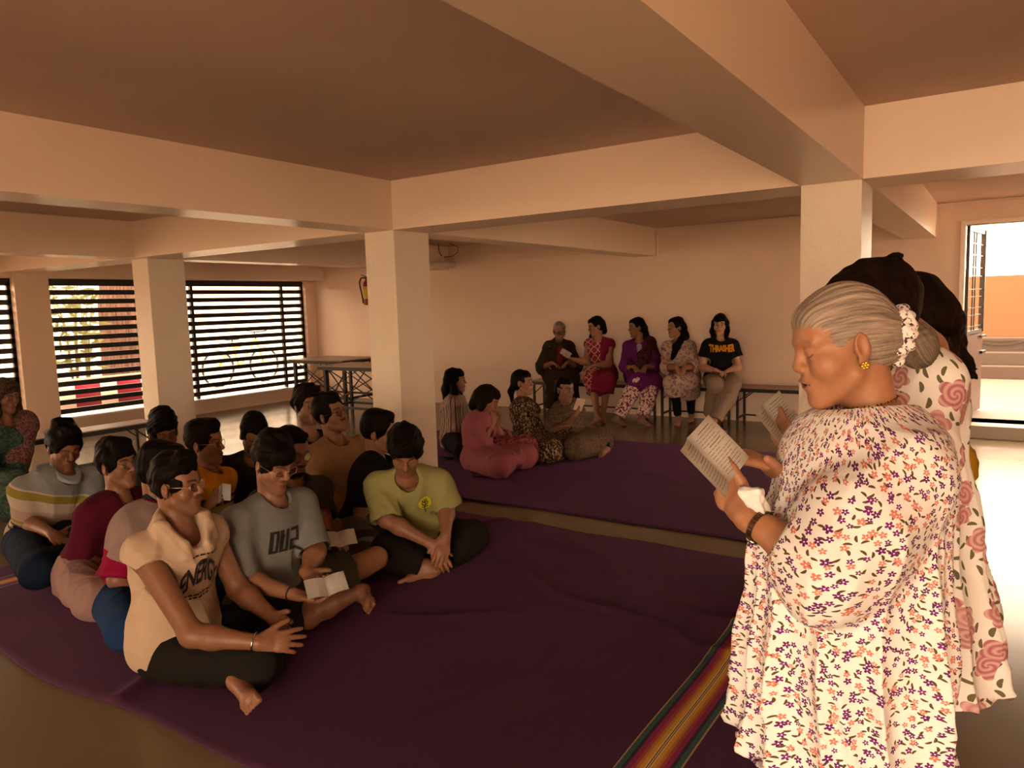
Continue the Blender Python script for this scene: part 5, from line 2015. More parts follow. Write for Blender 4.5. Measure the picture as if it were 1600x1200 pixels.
p = Person('woman in plain pink tunic and trousers, head bowed over hands pressed together in prayer', (746, 733), (762, 624), 100, phil=98, hphi=100, pitch=28, dh=-.04, h=.0065, fem=True, fat=1.08, skin=FSK, eye='down', hunch=.05, size=.98,
           ra=dict(w=(766, 668, -.12), e=(752, 692, -.16), tip=(776, 640, -.04), n=(-.2, 1, 0), curl=.08, spread=.02, thumb=(.35, .1)), la=dict(w=(776, 668, .06), e=(790, 690, .14), tip=(778, 640, .0), n=(-.2, -1, 0), curl=.08, spread=.02, thumb=(.35, .1)),
           kr=(782, 728, .12), kl=(822, 712, .12))
p.body()
kurta(p, C('rose pink cotton', 152, 84, 84), 1.45, .022, .03, hem=.95, width=.035, seed=33)
p.trousers(C('rose pink trousers', 148, 80, 80), 1.9, .03, .045, seed=16)
p.long_hair(vol=.012, paths=[([(0, -.07, .0), (0, -.085, -.10)], (.085, .06), 0), ([(.072, -.01, .0), (.075, -.01, -.09)], (.032, .03), 0), ([(-.072, -.01, .0), (-.075, -.01, -.09)], (.032, .03), 0)], earcut=True, rough=.004, mat=HAIR_BROWN)
# pink scarf with fringe over her lap
p.garment('dupatta', [cap(p.loc(-.04, .20, .10), p.loc(-.08, .42, .09), .10, .12, .05, flat=UP, ff=.6), cap(p.loc(-.08, .42, .08), p.loc(-.14, .62, -.04), .12, .07, .05, flat=UP, ff=.6), cap(p.loc(-.12, .12, .25), p.loc(-.06, .2, .04), .035, .06, .05), half(V(0, 0, p.B[2] + .004), -UP, 0)],
          blotch_mat('patterned rose scarf', srgb(150, 68, 66), srgb(96, 44, 46), 45), .012, 40, 34)

p = Person('woman in black and cream leafy print tunic, hair tied back, palms together, facing right', (828, 712), (816, 597), 112, phil=105, hphi=108, pitch=0, dh=0, h=.007, fem=True, skin=FSK, size=.93, look=(.003, 0),
           ra=dict(w=(818, 650, -.14), e=(815, 668, -.20), tip=(824, 622, -.08), n=(0, 1, 0), curl=.06, spread=.02, thumb=(.3, .1)), la=dict(w=(827, 650, .02), e=(838, 668, .1), tip=(826, 622, -.03), n=(0, -1, 0), curl=.06, spread=.02, thumb=(.3, .1)),
           kr=(858, 706, .12), kl=(884, 691, .12))
p.body()
LEAFY = blotch_mat('black and cream leafy print', srgb(34, 26, 20), srgb(158, 120, 84), 75, .52, .58, (1, 1, .5), srgb(70, 36, 26))
kurta(p, LEAFY, 1.7, .02, .03, hem=1.6, width=.04, spread=.01, seed=35)
p.trousers(C('black leggings', 22, 18, 17), 1.9, .02, .03)
p.long_hair(vol=.009, paths=[([(0, -.10, -.03), (0, -.125, -.10), (0, -.115, -.2)], (.03, .03, .018), 0)])

p = Person('woman in grey-brown patterned tunic and braid, raising a white sheet in her hand', (895, 706), (882, 608), 150, phil=118, hphi=142, pitch=2, dh=-.05, h=.0068, fem=True, fat=1.14, skin=FSK2, size=.95, cheek=1.12, jaw=1.08,
           ra=dict(w=(872, 668, -.2), e=(868, 672, -.14), tip=(890, 662, -.22)), la=dict(w=(898, 650, -.26), e=(876, 672, -.1), tip=(910, 633, -.24), n=(-.6, .4, .2), curl=.3, spread=.1),
           kr=(900, 700, .12), kl=(938, 687, .12))
p.body()
kurta(p, blotch_mat('grey brown block print', srgb(74, 58, 42), srgb(104, 80, 60), 55, .4, .6, (1, 1, 1), srgb(94, 50, 36)), 1.35, .022, .034, hem=1.6, width=.04, spread=.01, seed=36)
p.trousers(C('black leggings', 22, 18, 17), 1.9, .02, .03)
p.long_hair(vol=.006, paths=[([(0, -.10, -.02), (.0, -.11, -.12), (-.04, -.08, -.3)], (.035, .03, .02), 0)])
sh = MB(); a = at_d(905, 632, p.d0 - .27)
R_, U_ = unit(CR * .9 - CU * .18 + CF * .35), unit(CU * .95 + CR * .35)
N_ = np.cross(R_, U_)
sh.slab([-R_ * .045 - U_ * .06, R_ * .045 - U_ * .06, R_ * .045 + U_ * .06, -R_ * .045 + U_ * .06], N_ * .003)
o = sh.build('booklet', M_plain('pale paper', srgb(196, 158, 128), .8)); o.location = tuple(a)
set_props(o, 'white folded sheet held up by the woman in grey-brown tunic on the floor', 'booklet')
# small things on the rear carpet
slab_thing('phone', 'dark phone lying on the carpet in front of the praying woman in pink', 'phone', at_z(748, 742, .02), .4, .15, .075, .009, M_BLACKPL)
slab_thing('phone', 'black phone lying beside the striped blouse woman near the middle column', 'phone', at_z(698, 716, .02), 1.2, .15, .075, .009, M_BLACKPL)
slab_thing('phone', 'small phone with bright edge in front of the woman in leafy print', 'phone', at_z(866, 711, .02), .2, .15, .075, .009, M_plain('grey phone', srgb(120, 96, 80), .3))


# ------------------------------------------------------------------ women on the far bench
def on_bench(label, pu, head, phi, **kw):
    y = at_x(pu, 580, 8.60)[1]
    d = dict(seat=.45, pose='bench', fem=True, h=.0075, size=.93, skin=FSK, sw=.165, phil=kw.pop('phil', phi))
    d.update(kw)
    return Person(label, (8.62, y, 0), head, phi, **d)


p = on_bench('elderly woman with grey hair and glasses in dark brown dress, leftmost on far bench', 872, (874, 517), 178, hphi=165, pitch=14, dh=-.08, fat=1.2, skin=FSK2, browa=.4, hunch=.02,
             ra=dict(w={'l': (.11, .24, .19)}, tip=(-.6, .6, -.3), n=(0, -.3, -1)), la=dict(w={'l': (-.11, .24, .19)}, tip=(.6, .6, -.3), n=(0, -.3, -1)))
p.body()
DKB = C('dark brown silk', 52, 38, 26)
kurta(p, DKB, 1.2, .03, .05, hem=1.85, width=.05, spread=.02, seed=41, name='dress')
p.garment('dress_panel', [cap(p.C + p.cf * .135 + p.su * .09, p.C + p.cf * .165 - p.su * .14, .045, .045, .02, flat=p.cf, ff=.5)], C('red embroidered panel', 110, 34, 30), .002)
p.garment('shawl', [cap(p.S[0] + p.su * .03 + p.rt * .01, p.E[0] + p.rt * .02, .082, .10, .04, flat=p.rt, ff=.7), cap(p.N - p.cf * .07, p.S[0] - p.cf * .01 + p.su * .02, .07, .075, .04), cap(p.N - p.cf * .07, p.S[1] - p.cf * .01 + p.su * .02, .07, .075, .04), cap(p.S[1] + p.su * .02, p.E[1] - p.rt * .02, .08, .09, .04, flat=p.rt, ff=.7)] + p.neckhole(.07, 0, .12), C('olive brown shawl', 60, 46, 28), .006)
m = MB(); m.tube([q - p.B for q in (p.S[0] + p.cf * .085 + p.su * .05, p.S[0] + p.cf * .10 - p.su * .12 + p.rt * .03, p.hip[0] + p.fl * .10 + UP * .13 + p.rt * .08, p.K[0] + UP * .11 + p.rt * .02, p.K[0] + p.fl * .125 - UP * .02, p.A[0] + p.fl * .12 + UP * .10)], .011, 6)
m.build('gold_border', C('gold border', 150, 112, 34), p.root)
GW = hair_mat('white grey hair', (0.16, 0.13, 0.10, 1), (0.34, 0.28, 0.22, 1), (150, 10, 10), .5, .6)
p.long_hair(GW, vol=.004, line=.006, paths=[([(0, -.10, -.02), (0, -.12, -.05)], (.04, .035), 0)])
p.glasses(M_BLACKPL, .02)

p = on_bench('woman in magenta sleeveless dress with circle print, leaning to show something to the elderly woman', 940, (931, 509), 205, phil=192, hphi=255, pitch=14, dh=-.06,
             ra=dict(w=(893, 561, -.20), e=(915, 566, -.06), tip=(882, 557, -.24), n=(0, .2, 1), curl=.5), la=dict(w={'l': (.04, .27, .17)}, tip=(.6, .5, -.2)), footfwd=-.02, ar=(934, 652, .08), al=(942, 650, .08))
p.body()
t = NT('magenta circle print')
x, y, z = t.sep(t.attr('bc'))
q = t.comb(t.math('MULTIPLY', t.math('ADD', x, t.math('MULTIPLY', y, .25)), 11.0), t.math('MULTIPLY', t.math('ADD', z, t.math('MULTIPLY', y, -.6)), 11.0), 0.0)
vo = t.n('TexVoronoi', voronoi_dimensions='2D'); t.setin(vo, 'Vector', q); vo.inputs['Scale'].default_value = 1; vo.inputs['Randomness'].default_value = .0
rg = t.math('MULTIPLY', t.math('GREATER_THAN', (vo, 0), .38), t.math('LESS_THAN', (vo, 0), .46))
inn = t.math('LESS_THAN', (vo, 0), .32)
pat = t.mix(inn, srgb(122, 20, 42), srgb(146, 40, 30))
pat = t.mix(rg, pat, srgb(215, 170, 150))
t.base(t.mix(t.math('GREATER_THAN', x, -.02), srgb(112, 16, 42), pat), .85, .2)
t.bump(t.noise(t.objc(), 22, 4), .3, .012)
kurta(p, t.m, .12, .018, .02, hem=1.35, width=.035, seed=43, name='dress')
p.long_hair(vol=.008, paths=[([(0, -.08, .0), (.03, -.10, -.1)], (.06, .05), 0), ([(.05, -.08, -.03), (.09, .05, -.16), (.085, .11, -.32)], (.045, .05, .03), 0)])
o = slab_thing('phone', 'phone in a patterned case held out by the woman in magenta dress', 'phone', (0, 0, 0), 0, .15, .08, .012, M_plain('pale phone case', srgb(150, 120, 104), .4))
o.matrix_world = Matrix.Translation(at_d(884, 552, p.d0 - .25)) @ Matrix((tuple(-CR * .8 + CU * .45), tuple(CU * .8 + CR * .5), tuple(-CF))).transposed().to_4x4()

p = on_bench('woman in purple tunic, dark maroon shawl and floral trousers, on the far bench', 1000, (995, 511), 190, phil=182, hphi=258, pitch=6, dh=-.06, fat=1.05, skin=FSK2,
             ra=dict(w={'l': (.08, .30, .16)}, tip=(-.4, .8, -.4)), la=dict(w={'l': (-.07, .30, .16)}, tip=(.4, .8, -.4)), ar=(964, 654, .08), al=(1003, 655, .08))
p.body()
kurta(p, C('purple cotton', 92, 30, 76), 1.45, .02, .03, hem=1.15, width=.035, spread=.02, seed=45)
p.trousers(blotch_mat('white and maroon floral trousers', srgb(196, 160, 138), srgb(110, 26, 50), 38, .5, .54), 1.92, .02, .045, seed=21)
p.garment('dupatta', [cap(p.S[1] + p.su * .05 - p.cf * .03, p.C + p.cf * .15 - p.rt * .05, .055, .08, .05), cap(p.C + p.cf * .15 - p.rt * .05, p.P + p.fw * .26 + UP * .10 + p.rt * .02, .08, .06, .05), cap(p.S[1] + p.su * .04 - p.cf * .02, p.E[1] - p.cf * .05 - p.rt * .02, .06, .085, .05), cap(p.P + p.fw * .26 + UP * .10 + p.rt * .08, p.K[0] + p.fl * .08 - UP * .04, .055, .04, .04)], blotch_mat('dark maroon shawl', srgb(44, 20, 20), srgb(74, 30, 34), 30), .007, 30, 46)
p.garment('neck_panel', [cap(p.C + p.cf * .122 + p.su * .13, p.C + p.cf * .150 - p.su * .06, .035, .03, .02, flat=p.cf, ff=.4)], C('silver grey embroidery', 150, 120, 130), .001)
p.long_hair(vol=.006, paths=[([(0, -.10, -.02), (-.02, -.11, -.12), (-.05, -.06, -.32)], (.045, .04, .03), 0)])

p = on_bench('woman in cream floral tunic with long wavy hair over one shoulder, on bench', 1066, (1056, 511), 195, phil=195, hphi=250, pitch=2, dh=-.06, fat=1.06,
             ra=dict(w={'l': (.06, .34, .17)}, tip=(-.4, .6, -.6)), la=dict(w={'l': (-.04, .36, .17)}, tip=(.4, .6, -.6)), ar=(1060, 653, .08), al=(1080, 648, .08))
p.body()
kurta(p, print_mat('cream rose print', srgb(168, 138, 112), [srgb(136, 76, 88), srgb(150, 92, 92), srgb(120, 60, 80)], .055, .75, srgb(112, 88, 66), .035), 1.45, .022, .032, hem=1.3, width=.04, spread=.025, seed=47)
p.trousers(C('black leggings', 22, 18, 17), 1.9, .004, .008)
p.long_hair(vol=.009, rough=.006, paths=[([(0, -.09, -.01), (-.05, -.09, -.12), (-.10, .07, -.24), (-.10, .13, -.38)], (.06, .06, .05, .025), 0)])
m = MB(); c = p.hl(-.05, -.085, .03) - p.B; m.lathe([(0, -.008), (.014, -.004), (.012, .006), (0, .01)], c, 10, -p.hF); m.build('hair_clip', M_plain('pale clip', srgb(200, 170, 150), .4), p.root)

p = on_bench('young woman with dark bob in black t-shirt with orange lettering, grey trousers, rightmost on bench', 1124, (1125, 507), 188, phil=188, hphi=200, pitch=2, dh=-.06, skin=(.42, .22, .13), size=.95,
             ra=dict(w={'l': (.08, .22, .13)}, tip=(-.7, .5, -.2), n=(0, -.2, -1)), la=dict(w={'l': (-.08, .22, .13)}, tip=(.7, .5, -.2), n=(0, -.2, -1)), ar=(1107, 655, .08), al=(1113, 665, .08), h=.0065)
p.body()
p.tee(C('black jersey', 26, 23, 20), .55, .024, .05, hemz=-.02, seed=49)
shirt = p.root.children[-1]
me = text_mesh('THRASHER', .066, .0035, .9)
fl = lambda x, y: (x * .95, y * 1.3 * (1 + 1.6 * abs(x)))
ltr = decal('lettering', me, p.parts['shirt'], p.C + p.su * .085 + p.cf * .16, -p.rt, p.su, C('orange print', 200, 128, 24), shirt, p.B, warp=fl)
ltr['label'] = 'orange flame lettering'
p.trousers(C('grey brown sweatpants', 138, 110, 88), 1.86, .014, .036, seed=23, amp=.007)
p.long_hair(vol=.013, line=-.012, earcut=False, paths=[([(0, -.07, .02), (0, -.085, -.10), (0, -.085, -.17)], (.085, .085, .06), .7), ([(.075, .0, .03), (.083, .015, -.08), (.075, .02, -.16)], (.028, .03, .022), 0), ([(-.075, .0, .03), (-.083, .015, -.08), (-.075, .02, -.16)], (.028, .03, .022), 0), ([(-.04, .07, .075), (.0, .085, .068), (.04, .07, .075)], (.02, .02, .02), 0)])
m = MB(); watch(p, 0, M_BLACKPL, 'wrist_band', .028, .005, .012)

# ------------------------------------------------------------------ woman at the left edge
p = Person('woman in patterned shawl and green skirt at the left edge, by the low bench end', (-12, 790), (8, 618), 120, hphi=110, pitch=12, dh=-.05, h=.008, fem=True, skin=FSK2, size=1.0, kr=(20, 780, .30), kl=(30, 765, .30), ar=(8, 800, .08), al=(20, 790, .08), ra=dict(w=(2, 772, -.2)), la=dict(w=(14, 772, -.15)))
p.body()
kurta(p, blotch_mat('green crinkled cotton', srgb(40, 62, 50), srgb(70, 84, 66), 40), 1.4, .02, .03, hem=1.3, width=.05, seed=51)
p.garment('shawl', [cap(p.N - p.cf * .03, p.S[0], .09, .10, .05), cap(p.N - p.cf * .03, p.S[1], .09, .10, .05), cap(p.S[1], p.E[1], .10, .09, .05), cap(p.S[0], p.E[0], .10, .09, .05)] + p.neckhole(.07), blotch_mat('pink floral shawl', srgb(84, 50, 44), srgb(122, 80, 72), 60), .008)
p.long_hair(blotch_mat('brown printed headscarf', srgb(52, 36, 26), srgb(82, 58, 44), 60), vol=.02, earcut=False, paths=[([(0, -.08, .0), (0, -.10, -.15), (0, -.08, -.25)], (.09, .10, .10), .7), ([(-.075, .0, .0), (-.09, .01, -.14)], (.04, .05), 0), ([(.075, .0, .0), (.09, .01, -.14)], (.04, .05), 0)], name='headscarf')
# ------------------------------------------------------------------ the three women standing and reading at the right


def cyl_uv(c, R):
    def post(me, v):
        d = v - c
        th = np.arctan2(d @ AWAY, d @ RGT)
        attr(me, 'uvp', np.stack([th * R, v[:, 2], np.zeros(len(v))], 1), 'FLOAT_VECTOR')
    return post


def gown(p, mat, axis, rows, hem, nfold, amp, seed, h, sleeves, R=.2, loose=.022, name='dress', neck=.075, back=.0, drop=0.0, extra=()):
    """loose gown: rows = [(point, radius, flatness)] from chest to hem"""
    pr = p.torso(loose)
    for (a, ra), (b, rb) in zip(rows, rows[1:]):
        pr.append(cap(a, b, ra, rb, .05, flat=AWAY, ff=1.14))
    subs = []
    for i, (upto, r0, r1, r2) in enumerate(sleeves):
        S, E, W = p.S[i], p.E[i], p.W[i]
        q = E + (W - E) * upto
        n = unit(W - E)
        M = S + (E - S) * .6
        pr += [cap(S, M, r0, r1, .05), cap(M, E, r1, r1 * .98, .05), cap(E, q + n * .02, r1 * .95, r2, .04, clip=[(q, n)])]
        subs.append(cap(q - n * .02, q + n * .06, r2 * .72, r2 * .8, .01, 's'))
    pr += list(extra) + subs
    pr += [cap(p.N - p.su * (.04 + drop) + p.cf * .025 - p.cf * back, p.N + p.su * .16 + p.cf * .02, neck, neck + .03, .01, 's')]
    pr.append(half(V(0, 0, hem), -UP, .008))
    c0 = rows[0][0]; z0 = rows[0][0][2]; z1 = hem
    rs = np.random.RandomState(seed)
    ph = rs.rand(4) * 6

    def disp(v, N):
        d = v - c0
        th = np.arctan2(d @ AWAY, d @ RGT)
        f = np.clip((z0 - v[:, 2]) / (z0 - z1), 0, 1)
        w = .35 * np.sin(v[:, 2] * 5 + th * 2 + ph[0]) + .2 * np.sin(v[:, 2] * 11 + ph[1])
        ridge = (1 - np.abs(np.sin(.5 * (nfold * th + 2 * w + ph[2])))) ** 1.6
        ridge2 = (1 - np.abs(np.sin(.5 * (nfold * .62 * th + 3 * w + ph[3])))) ** 2
        side = 1 - np.abs(N[:, 2])
        return side * (f ** .7) * amp * (ridge * 1.3 + ridge2 - .7) + cloth_folds(v - p.B, .0045, 22, seed, UP)
    o, v, q = solid(name, pr, h, mat, p.root, p.B, disp=disp, post=cyl_uv(c0, R))
    p.parts[name] = (v, q)
    return o


def leggings(p, mat):
    pr = []
    for i in (0, 1):
        K, A = p.K[i] + UP * .02, p.A[i] + UP * .03
        pr += [cap(K, K + (A - K) * .35, .062 * p.sc, .068 * p.sc, .02), cap(K + (A - K) * .35, A, .068 * p.sc, .048 * p.sc, .02)]
    p.garment('leggings', pr, mat, .002)


CREAM = (.72, .71, .69, 1)
PR1 = print_mat('small purple and coral flower print', CREAM, [srgb(96, 22, 88), srgb(112, 30, 100), srgb(204, 112, 92), srgb(96, 22, 88), srgb(200, 120, 98)], .0160, .92, srgb(84, 66, 36), .0125, 'uvp', .42, 5, .8, .2, None, .58)
PR2 = print_mat('dusty rose print', (.76, .74, .70, 1), [srgb(176, 108, 104), srgb(190, 128, 120), srgb(170, 96, 100)], .074, .76, srgb(104, 92, 62), .030, 'uvp', .50, 5, .8, .25, srgb(214, 168, 150), .66, .30)

# --- elderly woman with the silver bun (nearest) ------------------------------------------------
D1 = 1.52
base = at_d(1330, 960, D1)
p = Person('elderly woman with grey bun standing in white dress with small purple flowers, reading', (base[0], base[1], 0), (1316, 535), 274, pose='stand', hphi=273, pitch=13, dh=-.01, h=.0036, fem=True, fat=.98, hipz=.80, skin=(.34, .155, .080),
           eye='down', browa=.35, brow=(.10, .06, .04), mouth='open', nose=.75, sw=.175, nfat=1.06, npx=(1370, 656, .0), cheek=1.12, jaw=1.05, neckback=.42, hunch=.02, size=.94, hs=.965, lip=(.30, .12, .09),
           la=dict(w=(1168, 808, -.05), e=(1285, 888, -.18), tip=(1128, 752, .035), n=(.1, .9, .3), curl=(.25, .35, .45, .5), spread=.02, thumb=(.75, -.75), hsc=1.05),
           ra=dict(w=(1226, 738, .06), e=(1300, 800, .20), tip=(1155, 706, .035), n=(-.35, .1, -.8), curl=(.35, .45, .5, .5), spread=.04, thumb=(.7, -.25), hsc=1.05))
p.body()
rows = [(at_d(1338, 740, D1 + .0), .155), (at_d(1322, 880, D1), .165), (at_d(1316, 1010, D1), .172), (at_d(1312, 1200, D1), .185), (at_d(1310, 1330, D1), .19)]
gown(p, PR1, None, rows, .545, 15, .034, 5, .0045, [(.18, .062, .075, .056), (.30, .066, .098, .062)], R=.21, neck=.080, back=.0, drop=.0)
leggings(p, C('cream leggings', 214, 196, 170))
# swept back hair
BUN = (0.0, -.146, -.040)
H = p.hell
pr = [H((0, -.012, .036), (.080, .0995, .0935), .02), H((0, .042, .062), (.064, .048, .040), .02), H((0, -.055, .0), (.070, .062, .080), .03), H((0, -.095, -.01), (.050, .035, .055), .03),
      H((0, .124, -.082), (.082, .066, .128), .012, 's'), H((0, .062, -.100), (.13, .080, .088), .014, 's')]
for sg in (1, -1): pr.append(H((sg * .094, .004, -.020), (.034, .026, .036), .012, 's'))
pr.append(half(p.hl(0, -.02, -.078), -p.hU, .02))


def comb(v, N):
    q = (v - p.H) / p.hs
    q = np.stack([q @ p.hR, q @ p.hF, q @ p.hU], 1)
    d = q - np.array((0, -.10, -.02))
    th = np.arctan2(d[:, 0], d[:, 2])
    return .0011 * np.sin(th * 46 + 3 * np.sin(d[:, 1] * 20)) + .0007 * np.sin(th * 120 + 5 * np.sin(d[:, 1] * 16))


ho, hv_, hq_ = solid('hair', pr, .0034, HAIR_GREY, p.root, p.B, disp=comb, post=p.hair_post(((0, -.10, -.02), (0, 1, .12))))
pr = [H((0, BUN[1] - .006, BUN[2] - .006), (.046, .042, .052), .02), H((0, BUN[1] + .022, BUN[2] + .01), (.030, .03, .034), .02)]


def bunw(v, N):
    q = (v - p.H) / p.hs
    q = np.stack([q @ p.hR, q @ p.hF, q @ p.hU], 1) - np.array(BUN)
    th = np.arctan2(q[:, 0], q[:, 2] + .05)
    return .0012 * np.sin(th * 40 + 60 * q[:, 1])


bo, _, _ = solid('bun', pr, .0034, hair_mat('grey brown hair', (0.05, 0.034, 0.024, 1), (0.28, 0.21, 0.155, 1), (150, 7, 7), 0.8, 0.45), ho, p.B, disp=bunw, post=p.hair_post(((0, -.142, .03), (0, -.3, -1))))
# ruffled scrunchie
ctr = p.hl(0, -.112, -.016); axd = unit(-p.hF * .9 - p.hU * .38); e1 = p.hR; e2 = np.cross(axd, e1)
pr = []
NS = 34
for k in range(NS):
    a = 2 * math.pi * k / NS
    rr = .047 + .006 * math.sin(a * 9) + (.006 if math.sin(a) * 0 + e2[2] * math.sin(a) > .3 else 0)
    c = ctr + (e1 * math.cos(a) + e2 * math.sin(a)) * rr * p.hs + axd * .008 * math.sin(a * 13)
    pr.append(ell(c, V(.0135, .0135, .0135), None, .006))
solid('scrunchie', pr, .0028, blotch_mat('speckled scrunchie cloth', srgb(228, 208, 190), srgb(70, 44, 40), 150, .55, .60), ho, p.B, disp=lambda v, N: folds(v - p.B, .0022, 260, 8))
# earring, necklace, watch
m = MB(); c = p.hl(-.0855, -.004, -.046)
for k in range(6):
    a = k * math.pi / 3
    m.lathe([(0, -.002), (.0034, -.001), (.0034, .002), (0, .0035)], c + (p.hF * math.cos(a) + p.hU * math.sin(a)) * .0055 - p.B, 8, -p.hR)
m.lathe([(0, -.002), (.004, 0), (.003, .004), (0, .005)], c - p.B, 8, -p.hR)
m.build('earring', M_plain('yellow gold', (.75, .5, .10, 1), .28, .5, .9), p.root)
bv, bq = p.parts['body']
bvh = BVHTree.FromPolygons([tuple(x) for x in bv], [tuple(int(i) for i in f) for f in bq])
ring = []
nx = unit(p.su + p.cf * .25)
for k in range(48):
    a = 2 * math.pi * k / 48
    f2 = np.cross(nx, p.rt)
    d = p.rt * math.cos(a) + f2 * math.sin(a)
    o0 = p.N + nx * .046 - p.su * .004
    hit = bvh.ray_cast(Vector(o0 + d * .105), Vector(-d), .2)
    ring.append((np.array(hit[0]) if hit[0] else o0 + d * .06) + d * .002 - p.B)
m = MB(); m.tube(ring, .0017, 5, closed=True)
nk = m.build('necklace', M_plain('yellow gold', (.75, .5, .10, 1), .28, .5, .9), p.root)
m = MB()
for k in range(0, 48):
    c = (ring[k] + ring[(k + 1) % 48]) / 2
    if k % 3: m.lathe([(0, -.0026), (.0026, 0), (0, .0026)], c, 6)
m.build('black_beads', M_BLACKPL, nk)
W, E = p.W[1], p.E[1]
d = unit(W - E); c = W - d * .032
x = unit(np.cross(d, UP)); y = np.cross(d, x)
m = MB()
for k in range(26):
    a = 2 * math.pi * k / 26
    q = c + (math.cos(a) * x + math.sin(a) * y) * .0318
    t_ = (-math.sin(a) * x + math.cos(a) * y)
    m.bar(q - t_ * .0032 - p.B, q + t_ * .0032 - p.B, .011, .0035, .0008, up=unit(q - c))
wo = m.build('watch_bracelet', M_plain('bronze links', (.16, .10, .06, 1), .3, .5, .9), p.root)
m = MB(); dd = unit(-CF * .4 - UP * .9 - d * np.dot(-CF * .4 - UP * .9, d)); m.lathe([(0, -.003), (.0125, -.003), (.0135, 0), (.012, .004), (0, .004)], c + dd * .034 - p.B, 20, dd)
m.build('watch_case', M_STEEL, wo)
# booklet and handkerchief
UPV = unit(CR * -.67 + CU * .60); RTV = unit(CR * .5 + CU * .36 + CF * .75)
pages('booklet', 'open printed booklet held in both hands by the elderly woman with grey bun', at_d(1106, 719, D1 - .055), RTV, UPV, .088, .118, fold=.55, lines=15)
v, q = sdf_mesh([ell(at_d(1170, 772, D1 - .075), V(.016, .016, .018), None, .02), ell(at_d(1184, 788, D1 - .08), V(.017, .015, .020), None, .02), ell(at_d(1196, 806, D1 - .07), V(.014, .013, .018), None, .02)], .003)
N = vnormals(v, q); cc = v.mean(0); v = v + N * cloth_folds(v - cc, .007, 130, 3)[:, None]
o = link_mesh('handkerchief', np_mesh('handkerchief', v - cc, q), C('white handkerchief', 236, 224, 206)); o.location = tuple(cc)
set_props(o, 'crumpled white handkerchief tucked in the hand of the elderly woman with grey bun', 'handkerchief')

# --- woman in the rose print dress -----------------------------------------------------------------
D2 = 1.98
base = at_d(1405, 900, D2)
p = Person('dark haired woman standing in rose print dress, head bowed behind the elderly woman', (base[0], base[1], 0), (1358, 486), 276, pose='stand', hphi=274, pitch=24, dh=-.02, h=.0045, fem=True, fat=.92, hipz=.86, skin=(.36, .17, .09), eye='down', sw=.152, npx=(1420, 542, .0), body_extra=[cap(at_d(1392, 500, D2), at_d(1442, 548, D2), .050, .060, .03)], size=.97, nfat=1.05, hunch=.03,
           la=dict(w=(1262, 722, -.05), e=(1420, 800, -.22), tip=(1222, 680, -.02), n=(.2, .7, .6), curl=(.3, .45, .5, .5), thumb=(.45, -.25)),
           ra=dict(w=(1318, 668, .12), e=(1420, 740, .22), tip=(1252, 656, .08), n=(-.3, -.3, -.8), curl=(.3, .4, .5, .5), thumb=(.6, -.1)))
p.body()
rows = [(at_d(1418, 640, D2), .120), (at_d(1428, 780, D2), .132), (at_d(1437, 950, D2), .155), (at_d(1440, 1100, D2), .165), (at_d(1444, 1260, D2), .175)]
gown(p, PR2, None, rows, .47, 13, .03, 15, .0055, [(.1, .066, .070, .055), (.1, .068, .074, .058)], R=.19, neck=.098, drop=.0, loose=.010)
leggings(p, C('dark grey leggings', 40, 34, 30))
curl = []
rs = random.Random(5)
for k in range(7):
    a = rs.uniform(0, 6.28); c = V(.01 * math.cos(a), -.085 + .012 * rs.uniform(-1, 1), .098 + .012 * math.sin(a))
    pts = [p.hl(c[0] + .014 * math.cos(t), c[1] - .010 * t / 3 + .012 * math.sin(t), c[2] + .012 * math.sin(t * .9)) for t in np.linspace(a, a + 4, 8)]
    curl += chain(pts, [.004] * 8, .004)
p.long_hair(HAIR_BROWN, vol=.012, rough=.004, extra=curl, paths=[([(0, -.09, .045), (0, -.10, .01)], (.05, .045), 0)])
UPV = unit(CR * -.62 + CU * .66); RTV = unit(CR * .6 + CU * .34 + CF * .7)
pages('booklet', 'open printed booklet held by the woman in rose print dress', at_d(1213, 664, D2 - .03), RTV, UPV, .088, .125, fold=.5, lines=14)

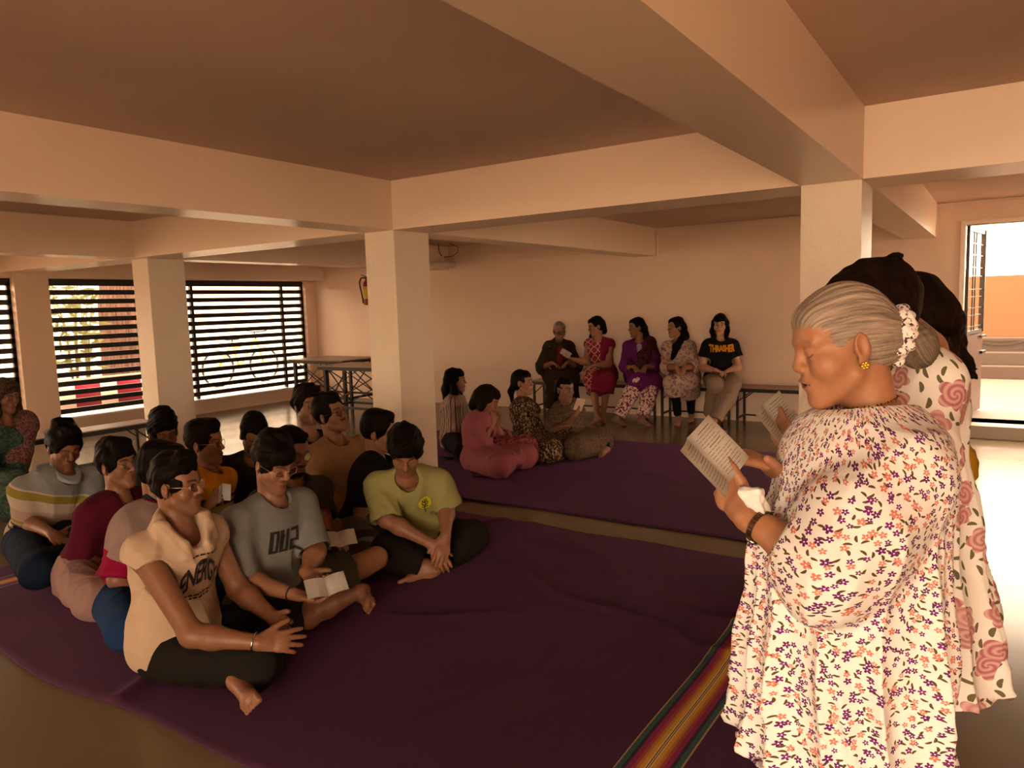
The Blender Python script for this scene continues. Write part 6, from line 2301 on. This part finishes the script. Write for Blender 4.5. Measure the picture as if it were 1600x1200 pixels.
# --- third woman, mostly hidden ------------------------------------------------------------------------
D3 = 2.42
base = at_d(1412, 860, D3)
p = Person('woman with dark wavy ponytail and mustard scarf, standing mostly hidden behind the rose print dress', (base[0], base[1], 0), (1418, 496), 276, pose='stand', hphi=280, pitch=16, dh=-.02, h=.006, fem=True, hipz=.84, skin=(.33, .16, .085), eye='down', size=.96, neckback=.9,
           la=dict(w=(1390, 760, -.05), e=(1440, 790, -.1)), ra=dict(w=(1370, 740, .2), e=(1430, 780, .2)))
p.body()
MUS = C('mustard cotton', 168, 118, 26)
rows = [(at_d(1420, 660, D3), .11), (at_d(1420, 780, D3), .12), (at_d(1420, 930, D3), .13), (at_d(1420, 1080, D3), .14)]
gown(p, blotch_mat('muted floral tunic', srgb(150, 120, 84), srgb(104, 78, 52), 40), None, rows, .55, 12, .02, 25, .008, [(.1, .06, .062, .05), (.1, .06, .062, .05)])
leggings(p, C('dark grey leggings', 40, 34, 30))
a, b, c_ = at_d(1468, 600, D3 - .02), at_d(1496, 720, D3 - .03), at_d(1498, 850, D3 - .03)
p.garment('dupatta', chain([a, b, c_], [.05, .060, .050], .05, flat=RGT, ff=.7), MUS, .012, 40, 61)
wav = []
for k in range(26):
    x0, y0 = rs.uniform(-.06, .06), rs.uniform(-.05, .06)
    pts = []
    for j in range(9):
        t_ = j / 8
        pts.append(at_d(1462 + 40 * t_ + 5 * math.sin(t_ * 9 + k) + x0 * 260 * (.4 + t_), 470 + 112 * t_ + y0 * 200, D3 + rs.uniform(-.01, .01) + x0))
    wav += chain(pts, [.016 - .0013 * j for j in range(9)], .01)
p.long_hair(HAIR_BROWN, vol=.020, rough=.006, extra=wav, paths=[([(0, -.09, .0), (0, -.12, -.05)], (.06, .05), 0)], earcut=False)
# ------------------------------------------------------------------ daylight
w = bpy.data.worlds.new('sky'); SC.world = w; w.use_nodes = True
bg = w.node_tree.nodes['Background']
bg.inputs[0].default_value = (1.0, 0.735, 0.50, 1)
bg.inputs[1].default_value = 17.0
sl = bpy.data.lights.new('sun', 'SUN'); sl.energy = 14.0; sl.angle = math.radians(1.0); sl.color = (1.0, 0.84, 0.66)
so = bpy.data.objects.new('sun', sl); COL.objects.link(so)
so.rotation_euler = Vector((-0.12, -0.42, -0.9)).to_track_quat('-Z', 'Y').to_euler()
so.location = (5, 14, 12)
SC.view_settings.view_transform = 'Standard'
SC.view_settings.look = 'None'
SC.view_settings.exposure = 0.1
SC.view_settings.gamma = 1.0
SC.view_settings.use_curve_mapping = False
SC.cycles.use_denoising = True
SC.cycles.max_bounces = 8
SC.cycles.diffuse_bounces = 5
SC.cycles.sample_clamp_indirect = 6.0
